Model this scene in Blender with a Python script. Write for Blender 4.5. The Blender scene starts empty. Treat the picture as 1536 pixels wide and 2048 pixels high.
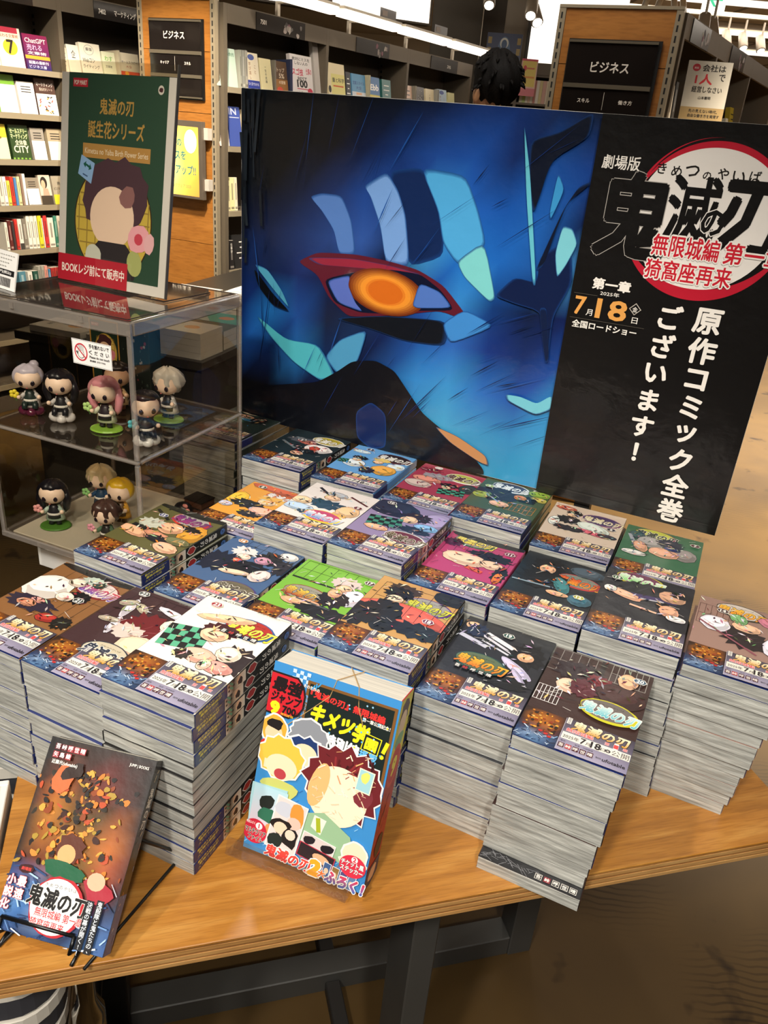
import bpy, bmesh, math, random
from mathutils import Vector, Matrix
random.seed(7)
SC = bpy.context.scene
COL = SC.collection
R_ = math.radians

# ------------------------------------------------------------------ camera
def make_camera():
    th, ro, H, f = R_(25.823), R_(4.994), .7154, 1571.2
    F = Vector((0, math.cos(th), -math.sin(th))); R = Vector((1, 0, 0)); U = R.cross(F)
    c, s = math.cos(ro), math.sin(ro)
    R2 = R * c + U * s; U2 = U * c - R * s
    m = Matrix((R2, U2, -F)).transposed().to_4x4(); m.translation = (0, 0, H)
    cd = bpy.data.cameras.new('camera'); cd.sensor_fit = 'VERTICAL'; cd.sensor_height = 36
    cd.lens = f * 36 / 2048; cd.clip_start = .02; cd.clip_end = 100
    o = bpy.data.objects.new('camera', cd); COL.objects.link(o); o.matrix_world = m
    SC.camera = o
make_camera()

# ------------------------------------------------------------------ world, lights, exposure
w = bpy.data.worlds.new('world'); SC.world = w; w.use_nodes = True
w.node_tree.nodes['Background'].inputs[0].default_value = (1, .92, .82, 1)
w.node_tree.nodes['Background'].inputs[1].default_value = .38
SC.view_settings.view_transform = 'Standard'; SC.view_settings.look = 'None'
SC.view_settings.gamma = 1; SC.view_settings.exposure = 0; SC.view_settings.use_curve_mapping = False
WARM = (1, .83, .62)
def area(name, loc, target, size, power, col=WARM, sy=None):
    l = bpy.data.lights.new(name, 'AREA'); l.energy = power; l.color = col
    l.shape = 'RECTANGLE'; l.size = size; l.size_y = sy or size
    o = bpy.data.objects.new(name, l); COL.objects.link(o); o.location = loc
    o.rotation_euler = (Vector(target) - Vector(loc)).to_track_quat('-Z', 'Y').to_euler(); return o
def spot(name, loc, target, power, ang, blend=.5, rad=.05, col=WARM):
    l = bpy.data.lights.new(name, 'SPOT'); l.energy = power; l.color = col
    l.spot_size = R_(ang); l.spot_blend = blend; l.shadow_soft_size = rad
    o = bpy.data.objects.new(name, l); COL.objects.link(o); o.location = loc
    o.rotation_euler = (Vector(target) - Vector(loc)).to_track_quat('-Z', 'Y').to_euler(); return o
FLOOR = -.72; CEIL = 2.12
NEUT = (1, .94, .85)
spot('table_spot', (-.95, .10, 2.02), (-.02, .68, 0), 78, 58, .6, .04, NEUT)
spot('table_spot', (.25, -1.15, 2.0), (.06, .78, .12), 150, 40, .5, .10, NEUT)  # added front fill, brightens the upright page edges
spot('table_spot', (-.7, -1.0, 2.0), (-.30, .80, .12), 190, 42, .5, .10, NEUT)  # second added front fill, aimed at the left stacks
spot('table_spot', (-.2, 2.0, 2.06), (-.1, 1.0, .1), 40, 70, .7, .06, NEUT)
area('front_fill', (-.1, -.6, 2.08), (0, .9, 0), 1.6, 14, NEUT, .8)  # unseen fill light added above the camera
spot('track_spot_aisle', (1.9, 3.0, 2.05), (1.9, 3.1, -.7), 1700, 84, .9, .05, (1, .88, .70))
spot('track_spot_aisle', (3.2, 5.2, 2.05), (3.2, 5.2, -.7), 1600, 90, .9, .06, (1, .88, .72))
area('ceiling_light_far', (3.2, 9, 2.08), (3.2, 9, 0), 5, 300, (1, .9, .78), 3)
area('ceiling_light_person', (.2, 3.1, 2.08), (.2, 3.6, 0), .8, 22, NEUT, .8)
spot('track_spot_shelves', (-.75, 2.55, 2.05), (-1.40, 4.05, -.02), 430, 50, .35, .06, (1, .88, .70))
spot('track_spot_shelves', (-1.2, 2.2, 2.05), (-2.0, 3.9, .35), 170, 60, .6, .06, (1, .90, .74))
spot('track_spot_shelves', (-.1, 3.0, 2.05), (-.5, 4.8, .8), 60, 70, .6, .06, (1, .9, .76))
area('ceiling_light_right', (2.6, 2.6, 2.08), (1.2, 3.8, .6), .8, 26, NEUT, .6)

# ------------------------------------------------------------------ helpers
def lin(h):
    v = [int(h[i:i + 2], 16) / 255 for i in (0, 2, 4)]
    return tuple((x / 12.92 if x <= .04045 else ((x + .055) / 1.055) ** 2.4) for x in v) + (1,)
LABELS = []
def tag(o, label=None, cat=None, group=None, kind=None):
    if label: o['label'] = label
    if cat: o['category'] = cat; LABELS.append((label, group))
    if group: o['group'] = group
    if kind: o['kind'] = kind
    return o
def empty(name, m=None, label=None, cat=None, group=None, kind=None):
    o = bpy.data.objects.new(name, None); COL.objects.link(o)
    o.empty_display_size = .02
    if m is not None: o.matrix_world = m
    return tag(o, label, cat, group, kind)
def link(name, me, parent=None, m=None, mat=None):
    o = bpy.data.objects.new(name, me); COL.objects.link(o)
    if mat is not None and not me.materials: me.materials.append(mat)
    if parent is not None: o.parent = parent
    if m is not None: o.matrix_basis = m
    return o
def T(x, y, z): return Matrix.Translation((x, y, z))
def RZ(a): return Matrix.Rotation(R_(a), 4, 'Z')
def RX(a): return Matrix.Rotation(R_(a), 4, 'X')
def RY(a): return Matrix.Rotation(R_(a), 4, 'Y')
class MB:
    """collects simple solids into one mesh"""
    def __init__(s): s.v = []; s.f = []
    def add(s, vs, fs, m=None):
        n = len(s.v)
        s.v += [tuple(m @ Vector(v)) if m else tuple(v) for v in vs]
        s.f += [tuple(n + i for i in f) for f in fs]; return s
    def box(s, x0, y0, z0, x1, y1, z1, m=None):
        return s.add([(x0, y0, z0), (x1, y0, z0), (x1, y1, z0), (x0, y1, z0), (x0, y0, z1), (x1, y0, z1), (x1, y1, z1), (x0, y1, z1)],
                     [(0, 3, 2, 1), (4, 5, 6, 7), (0, 1, 5, 4), (1, 2, 6, 5), (2, 3, 7, 6), (3, 0, 4, 7)], m)
    def tube(s, pts, r, n=8, closed=False):
        pts = [Vector(p) for p in pts]; rings = []; up = Vector((0, 0, 1)); prev = None
        for i, p in enumerate(pts):
            a = pts[i - 1] if i else p; b = pts[i + 1] if i + 1 < len(pts) else p
            t = (b - a).normalized()
            if prev is None:
                u = t.cross(up)
                if u.length < 1e-3: u = t.cross(Vector((1, 0, 0)))
            else: u = prev - t * prev.dot(t)
            u.normalize(); prev = u; v = t.cross(u); rr = r[i] if isinstance(r, (list, tuple)) else r
            rings.append([p + (u * math.cos(2 * math.pi * k / n) + v * math.sin(2 * math.pi * k / n)) * rr for k in range(n)])
        vs = [q for g in rings for q in g]; fs = []
        for i in range(len(rings) - 1):
            for k in range(n): fs.append((i * n + k, i * n + (k + 1) % n, (i + 1) * n + (k + 1) % n, (i + 1) * n + k))
        fs.append(tuple(range(n - 1, -1, -1))); fs.append(tuple(range((len(rings) - 1) * n, len(rings) * n)))
        return s.add(vs, fs)
    def lathe(s, prof, n=20, m=None, sx=1, sy=1):
        vs = []; fs = []
        for r, z in prof:
            for k in range(n): a = 2 * math.pi * k / n; vs.append((r * sx * math.cos(a), r * sy * math.sin(a), z))
        for i in range(len(prof) - 1):
            for k in range(n): fs.append((i * n + k, i * n + (k + 1) % n, (i + 1) * n + (k + 1) % n, (i + 1) * n + k))
        fs.append(tuple(range(n - 1, -1, -1))); fs.append(tuple(range((len(prof) - 1) * n, len(prof) * n)))
        return s.add(vs, fs, m)
    def ball(s, c, rx, ry, rz, n=14, m=None, fn=None):
        vs = []; k = n // 2
        for i in range(1, k):
            ph = math.pi * i / k
            for j in range(n):
                a = 2 * math.pi * j / n; d = Vector((math.sin(ph) * math.cos(a), math.sin(ph) * math.sin(a), math.cos(ph)))
                q = fn(d) if fn else 1
                vs.append((c[0] + rx * d.x * q, c[1] + ry * d.y * q, c[2] + rz * d.z * q))
        vs += [(c[0], c[1], c[2] + rz), (c[0], c[1], c[2] - rz)]; t = len(vs) - 2; fs = []
        for i in range(k - 2):
            for j in range(n): fs.append((i * n + j, (i + 1) * n + j, (i + 1) * n + (j + 1) % n, i * n + (j + 1) % n))
        for j in range(n):
            fs.append((t, j, (j + 1) % n)); fs.append((t + 1, (k - 2) * n + (j + 1) % n, (k - 2) * n + j))
        return s.add(vs, fs, m)
    def mesh(s, name, mat=None, smooth=False, bevel=0):
        me = bpy.data.meshes.new(name); me.from_pydata(s.v, [], s.f)
        if bevel:
            bm = bmesh.new(); bm.from_mesh(me)
            bmesh.ops.bevel(bm, geom=[e for e in bm.edges if e.calc_face_angle(0) > .6], offset=bevel, segments=1, affect='EDGES', clamp_overlap=True)
            bm.to_mesh(me); bm.free()
        if smooth: me.polygons.foreach_set('use_smooth', [True] * len(me.polygons))
        if mat: me.materials.append(mat)
        me.update(); return me
    def obj(s, name, mat, parent=None, m=None, smooth=False, bevel=0):
        return link(name, s.mesh(name, mat, smooth, bevel), parent, m)

# ------------------------------------------------------------------ materials
MATS = {}
def pmat(name, color, rough=.5, metal=0, coat=0, emis=0, spec=.5, bump=0, bscale=40, vary=0, vscale=(8, 8, 8), color2=None, detail=4, dist=0):
    if name in MATS: return MATS[name]
    m = bpy.data.materials.new(name); m.use_nodes = True; nt = m.node_tree; b = nt.nodes['Principled BSDF']
    c = lin(color); b.inputs['Base Color'].default_value = c
    b.inputs['Roughness'].default_value = rough; b.inputs['Metallic'].default_value = metal
    b.inputs['Coat Weight'].default_value = coat; b.inputs['Coat Roughness'].default_value = .08
    b.inputs['Specular IOR Level'].default_value = spec
    if emis: b.inputs['Emission Color'].default_value = c; b.inputs['Emission Strength'].default_value = emis
    tc = nt.nodes.new('ShaderNodeTexCoord'); mp = nt.nodes.new('ShaderNodeMapping'); nt.links.new(tc.outputs['Object'], mp.inputs[0])
    mp.inputs['Scale'].default_value = vscale
    if vary or color2:
        nz = nt.nodes.new('ShaderNodeTexNoise'); nz.inputs['Scale'].default_value = 1; nz.inputs['Detail'].default_value = detail; nz.inputs['Distortion'].default_value = dist
        nt.links.new(mp.outputs[0], nz.inputs['Vector'])
        rp = nt.nodes.new('ShaderNodeValToRGB'); rp.color_ramp.elements[0].position = .32; rp.color_ramp.elements[1].position = .68
        c2 = lin(color2) if color2 else tuple(min(1, x * (1 - vary)) for x in c[:3]) + (1,)
        rp.color_ramp.elements[0].color = c2; rp.color_ramp.elements[1].color = c
        nt.links.new(nz.outputs['Fac'], rp.inputs[0]); nt.links.new(rp.outputs[0], b.inputs['Base Color'])
    if bump:
        n2 = nt.nodes.new('ShaderNodeTexNoise'); n2.inputs['Scale'].default_value = bscale; n2.inputs['Detail'].default_value = 3
        nt.links.new(tc.outputs['Object'], n2.inputs['Vector'])
        bp = nt.nodes.new('ShaderNodeBump'); bp.inputs['Strength'].default_value = bump; bp.inputs['Distance'].default_value = .002
        nt.links.new(n2.outputs['Fac'], bp.inputs['Height']); nt.links.new(bp.outputs[0], b.inputs['Normal'])
    MATS[name] = m; return m
def printmat(name, rough=.35, coat=.4, bump=.15, bscale=60, cr=.12, bdist=.001):
    m = bpy.data.materials.new(name); m.use_nodes = True; nt = m.node_tree; b = nt.nodes['Principled BSDF']
    a = nt.nodes.new('ShaderNodeAttribute'); a.attribute_name = 'Col'; nt.links.new(a.outputs['Color'], b.inputs['Base Color'])
    b.inputs['Roughness'].default_value = rough; b.inputs['Coat Weight'].default_value = coat; b.inputs['Coat Roughness'].default_value = cr
    tc = nt.nodes.new('ShaderNodeTexCoord'); n2 = nt.nodes.new('ShaderNodeTexNoise'); n2.inputs['Scale'].default_value = bscale; n2.inputs['Detail'].default_value = 4
    nt.links.new(tc.outputs['Object'], n2.inputs['Vector'])
    bp = nt.nodes.new('ShaderNodeBump'); bp.inputs['Strength'].default_value = bump; bp.inputs['Distance'].default_value = bdist
    nt.links.new(n2.outputs['Fac'], bp.inputs['Height'])
    nt.links.new(bp.outputs[0], b.inputs['Normal']); nt.links.new(bp.outputs[0], b.inputs['Coat Normal'])
    return m
PR = printmat('printed_cover', .45, .4, .5, 45, .14, .0012)          # under shrink film
PRM = printmat('printed_matte', .5, .1, .05)
PRP = printmat('printed_poster', .3, .5, .5, 22, .12, .003)         # glossy creased paper
PRS = printmat('printed_shelf', .5, .15, .05)
def emitcol(name, strength):
    m = bpy.data.materials.new(name); m.use_nodes = True; nt = m.node_tree; b = nt.nodes['Principled BSDF']
    a = nt.nodes.new('ShaderNodeAttribute'); a.attribute_name = 'Col'
    nt.links.new(a.outputs['Color'], b.inputs['Base Color']); nt.links.new(a.outputs['Color'], b.inputs['Emission Color'])
    b.inputs['Emission Strength'].default_value = strength; return m
PRE = emitcol('backlit_print', .75)
def clear(name, tint, ior=1.49, rough=.02, gloss=1.0, body=0, bodycol='ffffff'):
    m = bpy.data.materials.new(name); m.use_nodes = True; nt = m.node_tree; nt.nodes.clear()
    out = nt.nodes.new('ShaderNodeOutputMaterial'); mx = nt.nodes.new('ShaderNodeMixShader'); tr = nt.nodes.new('ShaderNodeBsdfTransparent')
    gl = nt.nodes.new('ShaderNodeBsdfGlossy'); fr = nt.nodes.new('ShaderNodeFresnel'); fr.inputs[0].default_value = ior
    mu = nt.nodes.new('ShaderNodeMath'); mu.operation = 'MULTIPLY'; mu.inputs[1].default_value = gloss; mu.use_clamp = True
    tr.inputs[0].default_value = lin(tint); gl.inputs['Roughness'].default_value = rough
    ge = nt.nodes.new('ShaderNodeNewGeometry'); iv = nt.nodes.new('ShaderNodeMath'); iv.operation = 'SUBTRACT'; iv.inputs[0].default_value = 1; nt.links.new(ge.outputs['Backfacing'], iv.inputs[1])
    m2 = nt.nodes.new('ShaderNodeMath'); m2.operation = 'MULTIPLY'; nt.links.new(fr.outputs[0], m2.inputs[0]); nt.links.new(iv.outputs[0], m2.inputs[1])
    nt.links.new(m2.outputs[0], mu.inputs[0]); nt.links.new(mu.outputs[0], mx.inputs[0]); nt.links.new(tr.outputs[0], mx.inputs[1]); nt.links.new(gl.outputs[0], mx.inputs[2])
    if body:
        df = nt.nodes.new('ShaderNodeBsdfDiffuse'); df.inputs[0].default_value = lin(bodycol); m3 = nt.nodes.new('ShaderNodeMixShader'); m3.inputs[0].default_value = body
        nt.links.new(tr.outputs[0], m3.inputs[1]); nt.links.new(df.outputs[0], m3.inputs[2]); nt.links.new(m3.outputs[0], mx.inputs[1])
    nt.links.new(mx.outputs[0], out.inputs[0]); return m
ACR = clear('clear_acrylic', 'f2f0ec')
ACRF = clear('acrylic_edge', 'ece8e2', 1.5, .1, 2.2, .34, 'a39a90')
SMOKE = clear('smoked_acrylic', 'e4dad0', 1.6, .03, 1.8, .06, 'a39a90')
STANDC = clear('clear_stand', 'f8f6f2', 1.49, .05, 1.2, .015, 'd8d0c4')
SC.cycles.transparent_max_bounces = 48

def pages_mat():
    m = bpy.data.materials.new('paper_edges'); m.use_nodes = True; nt = m.node_tree; b = nt.nodes['Principled BSDF']
    tc = nt.nodes.new('ShaderNodeTexCoord'); oi = nt.nodes.new('ShaderNodeObjectInfo')
    ad = nt.nodes.new('ShaderNodeVectorMath'); ad.operation = 'ADD'; nt.links.new(tc.outputs['Object'], ad.inputs[0]); nt.links.new(oi.outputs['Random'], ad.inputs[1])
    def nz(sc, det):
        mp = nt.nodes.new('ShaderNodeMapping'); mp.inputs['Scale'].default_value = sc; nt.links.new(ad.outputs[0], mp.inputs[0])
        n = nt.nodes.new('ShaderNodeTexNoise'); n.inputs['Scale'].default_value = 1; n.inputs['Detail'].default_value = det; nt.links.new(mp.outputs[0], n.inputs['Vector']); return n
    a = nz((9, 9, 1500), 2); c = nz((18, 18, 260), 4)
    r1 = nt.nodes.new('ShaderNodeValToRGB'); r1.color_ramp.elements[0].position = .33; r1.color_ramp.elements[1].position = .62
    r1.color_ramp.elements[0].color = lin('b2b2aa'); r1.color_ramp.elements[1].color = lin('d2d2ca')
    r2 = nt.nodes.new('ShaderNodeValToRGB'); r2.color_ramp.elements[0].position = .35; r2.color_ramp.elements[1].position = .7
    r2.color_ramp.elements[0].color = lin('bcbcbc'); r2.color_ramp.elements[1].color = (1, 1, 1, 1)
    nt.links.new(a.outputs['Fac'], r1.inputs[0]); nt.links.new(c.outputs['Fac'], r2.inputs[0])
    mx = nt.nodes.new('ShaderNodeMix'); mx.data_type = 'RGBA'; mx.blend_type = 'MULTIPLY'; mx.inputs[0].default_value = 1
    nt.links.new(r1.outputs[0], mx.inputs[6]); nt.links.new(r2.outputs[0], mx.inputs[7]); nt.links.new(mx.outputs[2], b.inputs['Base Color'])
    b.inputs['Roughness'].default_value = .55; b.inputs['Coat Weight'].default_value = .5; b.inputs['Coat Roughness'].default_value = .2
    n3 = nz((90, 90, 260), 3); bp = nt.nodes.new('ShaderNodeBump'); bp.inputs['Strength'].default_value = .5; bp.inputs['Distance'].default_value = .001
    nt.links.new(n3.outputs['Fac'], bp.inputs['Height']); nt.links.new(bp.outputs[0], b.inputs['Coat Normal']); nt.links.new(bp.outputs[0], b.inputs['Normal'])
    return m
PAGES = pages_mat()
PAGEW = pmat('white_paper_edges', 'e6dfd0', .7, vary=.25, vscale=(4, 4, 500))
def wood_mat(name, c1, c2, c3, rough=.4, coat=.15, sc=(6, 60, 60)):
    m = bpy.data.materials.new(name); m.use_nodes = True; nt = m.node_tree; b = nt.nodes['Principled BSDF']
    tc = nt.nodes.new('ShaderNodeTexCoord')
    def nz(s, det, dist=0):
        mp = nt.nodes.new('ShaderNodeMapping'); mp.inputs['Scale'].default_value = s; nt.links.new(tc.outputs['Object'], mp.inputs[0])
        n = nt.nodes.new('ShaderNodeTexNoise'); n.inputs['Scale'].default_value = 1; n.inputs['Detail'].default_value = det; n.inputs['Distortion'].default_value = dist
        nt.links.new(mp.outputs[0], n.inputs['Vector']); return n
    a = nz(sc, 6, .6); f = nz((sc[0] * 6, sc[1] * 9, sc[2] * 9), 2)
    r = nt.nodes.new('ShaderNodeValToRGB'); e = r.color_ramp.elements; e[0].position = .3; e[0].color = lin(c1); e[1].position = .7; e[1].color = lin(c3)
    x = e.new(.5); x.color = lin(c2)
    nt.links.new(a.outputs['Fac'], r.inputs[0])
    r2 = nt.nodes.new('ShaderNodeValToRGB'); r2.color_ramp.elements[0].position = .35; r2.color_ramp.elements[0].color = (.78, .74, .7, 1); r2.color_ramp.elements[1].position = .55; r2.color_ramp.elements[1].color = (1, 1, 1, 1)
    nt.links.new(f.outputs['Fac'], r2.inputs[0])
    mx = nt.nodes.new('ShaderNodeMix'); mx.data_type = 'RGBA'; mx.blend_type = 'MULTIPLY'; mx.inputs[0].default_value = .8
    nt.links.new(r.outputs[0], mx.inputs[6]); nt.links.new(r2.outputs[0], mx.inputs[7]); nt.links.new(mx.outputs[2], b.inputs['Base Color'])
    b.inputs['Roughness'].default_value = rough; b.inputs['Coat Weight'].default_value = coat; b.inputs['Coat Roughness'].default_value = .25
    return m
TABW = wood_mat('oak_table_top', '9a6426', 'b0762f', 'c08a42')
PLY1 = wood_mat('ply_layer_light', 'a87840', 'b98a50', 'c49a60', .6, 0)
PLY2 = wood_mat('ply_layer_dark', '7c5428', '946636', 'a87a44', .6, 0)
PILW = wood_mat('oak_end_panel', 'a0662a', 'ac7030', 'b67a38', .45, .1, (3, 14, 14))
STEEL = pmat('grey_steel_frame', '4c4b48', .45, .3, vary=.15)
STEELD = pmat('dark_steel_frame', '2c2a28', .5, .3)
SHELF = pmat('taupe_shelf_steel', '6a5f50', .55, .1, vary=.08)
SHELFD = pmat('taupe_back_panel', '5a5044', .6, 0, vary=.1)
LIP = pmat('pale_shelf_edge', '9c8f78', .4, .1)
SLOT = pmat('black_slots', '151311', .7)
BLACK = pmat('black_wire', '101010', .35)
CHROME = pmat('chrome', 'd8d4cc', .12, 1)
WHITEP = pmat('white_plastic', 'e6e2d8', .4)
CARD = pmat('white_card', 'e8e4dc', .6)

# ------------------------------------------------------------------ printed art (flat ink on real sheets)
_tx = {}
_cu = bpy.data.curves.new('lettering', 'FONT'); _cu.resolution_u = 2
_to = bpy.data.objects.new('lettering', _cu); COL.objects.link(_to)
def glyphs(s, off):
    k = (s, off)
    if k not in _tx:
        _cu.body = s; _cu.offset = off; dg = bpy.context.evaluated_depsgraph_get(); dg.update()
        me = bpy.data.meshes.new_from_object(_to.evaluated_get(dg))
        vs = [(v.co.x, v.co.y) for v in me.vertices]; fs = [tuple(p.vertices) for p in me.polygons]
        bb = (min(v[0] for v in vs), min(v[1] for v in vs), max(v[0] for v in vs), max(v[1] for v in vs)) if vs else (0, 0, 1, 1)
        bpy.data.meshes.remove(me); _tx[k] = (vs, fs, bb)
    return _tx[k]
def chaikin(p, it=2):
    for _ in range(it):
        q = []
        for i in range(len(p)):
            a, b = p[i], p[(i + 1) % len(p)]
            q += [(a[0] * .78 + b[0] * .22, a[1] * .78 + b[1] * .22), (a[0] * .22 + b[0] * .78, a[1] * .22 + b[1] * .78)]
        p = q
    return p
class Art:
    """units are millimetres; every shape is laid a hair above the one before"""
    def __init__(s, step=.000016, clip=None): s.v = []; s.f = []; s.c = []; s.l = 0; s.step = step; s.cl = clip
    def _n(s): s.l += 1; return s.l * s.step
    def clipf(s, p):
        if not s.cl: return p
        x0, y0, x1, y1 = s.cl
        def cut(p, ins, inter):
            out = []
            for i in range(len(p)):
                a, b = p[i - 1], p[i]
                if ins(b):
                    if not ins(a): out.append(inter(a, b))
                    out.append(b)
                elif ins(a): out.append(inter(a, b))
            return out
        def ix(x): return lambda a, b: (x, a[1] + (b[1] - a[1]) * (x - a[0]) / (b[0] - a[0]))
        def iy(y): return lambda a, b: (a[0] + (b[0] - a[0]) * (y - a[1]) / (b[1] - a[1]), y)
        for ins, it in ((lambda q: q[0] >= x0, ix(x0)), (lambda q: q[0] <= x1, ix(x1)), (lambda q: q[1] >= y0, iy(y0)), (lambda q: q[1] <= y1, iy(y1))):
            if p: p = cut(p, ins, it)
        return p
    def poly(s, p, c, z=None, cs=None):
        if z is None: z = s._n()
        if cs is None: p = s.clipf(list(p))
        if len(p) < 3: return s
        n = len(s.v); s.v += [(x / 1000, y / 1000, z) for x, y in p]; s.f.append(tuple(range(n, n + len(p))))
        s.c.append([lin(q) for q in cs] if cs else [lin(c)] * len(p)); return s
    def rect(s, x0, y0, x1, y1, c): return s.poly([(x0, y0), (x1, y0), (x1, y1), (x0, y1)], c)
    def grad(s, x0, y0, x1, y1, c0, c1): return s.poly([(x0, y0), (x1, y0), (x1, y1), (x0, y1)], None, None, [c0, c0, c1, c1])
    def rrect(s, cx, cy, w, h, a, c):
        a = R_(a); ca, sa = math.cos(a), math.sin(a)
        return s.poly([(cx + x * ca - y * sa, cy + x * sa + y * ca) for x, y in ((-w / 2, -h / 2), (w / 2, -h / 2), (w / 2, h / 2), (-w / 2, h / 2))], c)
    def ell(s, cx, cy, rx, ry, c, rot=0, n=26, jit=0, spike=0, seed=1):
        rd = random.Random(seed); p = []; a0 = R_(rot)
        for k in range(n):
            a = 2 * math.pi * k / n; q = 1 + rd.uniform(-jit, jit) + (spike if k % 2 else -spike)
            x, y = rx * q * math.cos(a), ry * q * math.sin(a)
            p.append((cx + x * math.cos(a0) - y * math.sin(a0), cy + x * math.sin(a0) + y * math.cos(a0)))
        return s.poly(p, c)
    def ring(s, cx, cy, rx, ry, t, c, a0=0, a1=360, n=40, taper=False):
        z = s._n(); cc = lin(c); P = []
        for k in range(n + 1):
            u = k / n; a = R_(a0 + (a1 - a0) * u); tt = t * (math.sin(math.pi * u) * .9 + .1) if taper else t
            P.append(((cx + rx * math.cos(a), cy + ry * math.sin(a)), (cx + (rx - tt) * math.cos(a), cy + (ry - tt) * math.sin(a))))
        for k in range(n): s.poly([P[k][1], P[k][0], P[k + 1][0], P[k + 1][1]], c, z)
        return s
    def grid(s, x0, y0, x1, y1, rows):
        z = s._n(); nr = len(rows); nc = len(rows[0].split()); R = [[lin(q) for q in r.split()] for r in rows]; base = len(s.v)
        for r in range(nr):
            for c in range(nc): s.v.append(((x0 + (x1 - x0) * c / (nc - 1)) / 1000, (y1 - (y1 - y0) * r / (nr - 1)) / 1000, z))
        for r in range(nr - 1):
            for c in range(nc - 1):
                i = base + r * nc + c; s.f.append((i + nc, i + nc + 1, i + 1, i)); s.c.append([R[r + 1][c], R[r + 1][c + 1], R[r][c + 1], R[r][c]])
        return s
    def text(s, t, x, y, h, c, w=None, b=.02, rot=0, anchor='l', shear=0, out=None, ow=.05, c2=None):
        """left/bottom at x,y; glyph box of height h; w squeezes to a width; out = outline colour of width ow (em)"""
        vs, fs, bb = glyphs(t, 0)
        ref = glyphs(t, 0)[2]; sc = h / (ref[3] - ref[1]); sx = w / (ref[2] - ref[0]) if w else sc
        W = (ref[2] - ref[0]) * sx; dx = {'l': 0, 'c': -W / 2, 'r': -W}[anchor]; ca, sa = math.cos(R_(rot)), math.sin(R_(rot)); cc = lin(c)
        ce = lin(c2) if c2 else cc
        def stamp(ox, oy, z, c0, c1):
            n = len(s.v); pts = []
            for vx, vy in vs:
                px = (vx - ref[0]) * sx + dx + ox; py = (vy - ref[1]) * sc + oy; px += py * shear
                s.v.append(((x + px * ca - py * sa) / 1000, (y + px * sa + py * ca) / 1000, z)); pts.append(max(0, min(1, py / h)))
            for f in fs:
                s.f.append(tuple(n + i for i in f)); s.c.append([tuple(c0[q] * (1 - pts[i]) + c1[q] * pts[i] for q in range(4)) for i in f])
        ex = b * .75
        if out:
            z = s._n(); o = lin(out); r = (ow + ex) ; k = 8 if r > .045 else 6
            for i in range(k): q = 2 * math.pi * i / k; stamp(r * sx * math.cos(q), r * sc * math.sin(q), z + i * s.step / 12, o, o)
        z = s._n()
        if ex > .004:
            k = 8 if ex > .03 else 4
            for i in range(k): q = math.pi / 4 + 2 * math.pi / k * i; stamp(ex * sx * math.cos(q), ex * sc * math.sin(q), z + i * s.step / 12, cc, ce)
            if k == 8 and ex > .045: stamp(0, 0, z, cc, ce)
        else: stamp(0, 0, z, cc, ce)
        return s
    def vtext(s, t, x, y, size, c, pitch=None, b=.02, dx=0, out=None):
        """vertical column, x = centre, y = top"""
        pitch = pitch or size * 1.08; s.l += 1
        for i, ch in enumerate(t):
            if ch in 'ー': s.rrect(x + dx * i, y - pitch * (i + .5), size * .12, size * .8, 0, c); continue
            vs, fs, bb = glyphs(ch, 0); sc = size / .95
            z0 = s.l; s.text(ch, x + dx * i, y - pitch * i - pitch / 2 - (bb[3] - bb[1]) * sc / 2, (glyphs(ch, 0)[2][3] - glyphs(ch, 0)[2][1]) * sc, c, None, b, 0, 'c', 0, out)
            s.l = z0 + (1 if not out else 0)
        return s
    def obj(s, name, mat, parent=None, m=None, label=None):
        me = bpy.data.meshes.new(name); me.from_pydata(s.v, [], s.f)
        ca = me.color_attributes.new('Col', 'FLOAT_COLOR', 'CORNER'); flat = [x for f in s.c for q in f for x in q]
        ca.data.foreach_set('color', flat); me.materials.append(mat); me.update()
        if parent == 'mesh': return me
        o = link(name, me, parent, m)
        if label: o['label'] = label
        return o
def basis(x, y, z, o=(0, 0, 0)):
    m = Matrix((Vector(x), Vector(y), Vector(z))).transposed().to_4x4(); m.translation = o; return m

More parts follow.
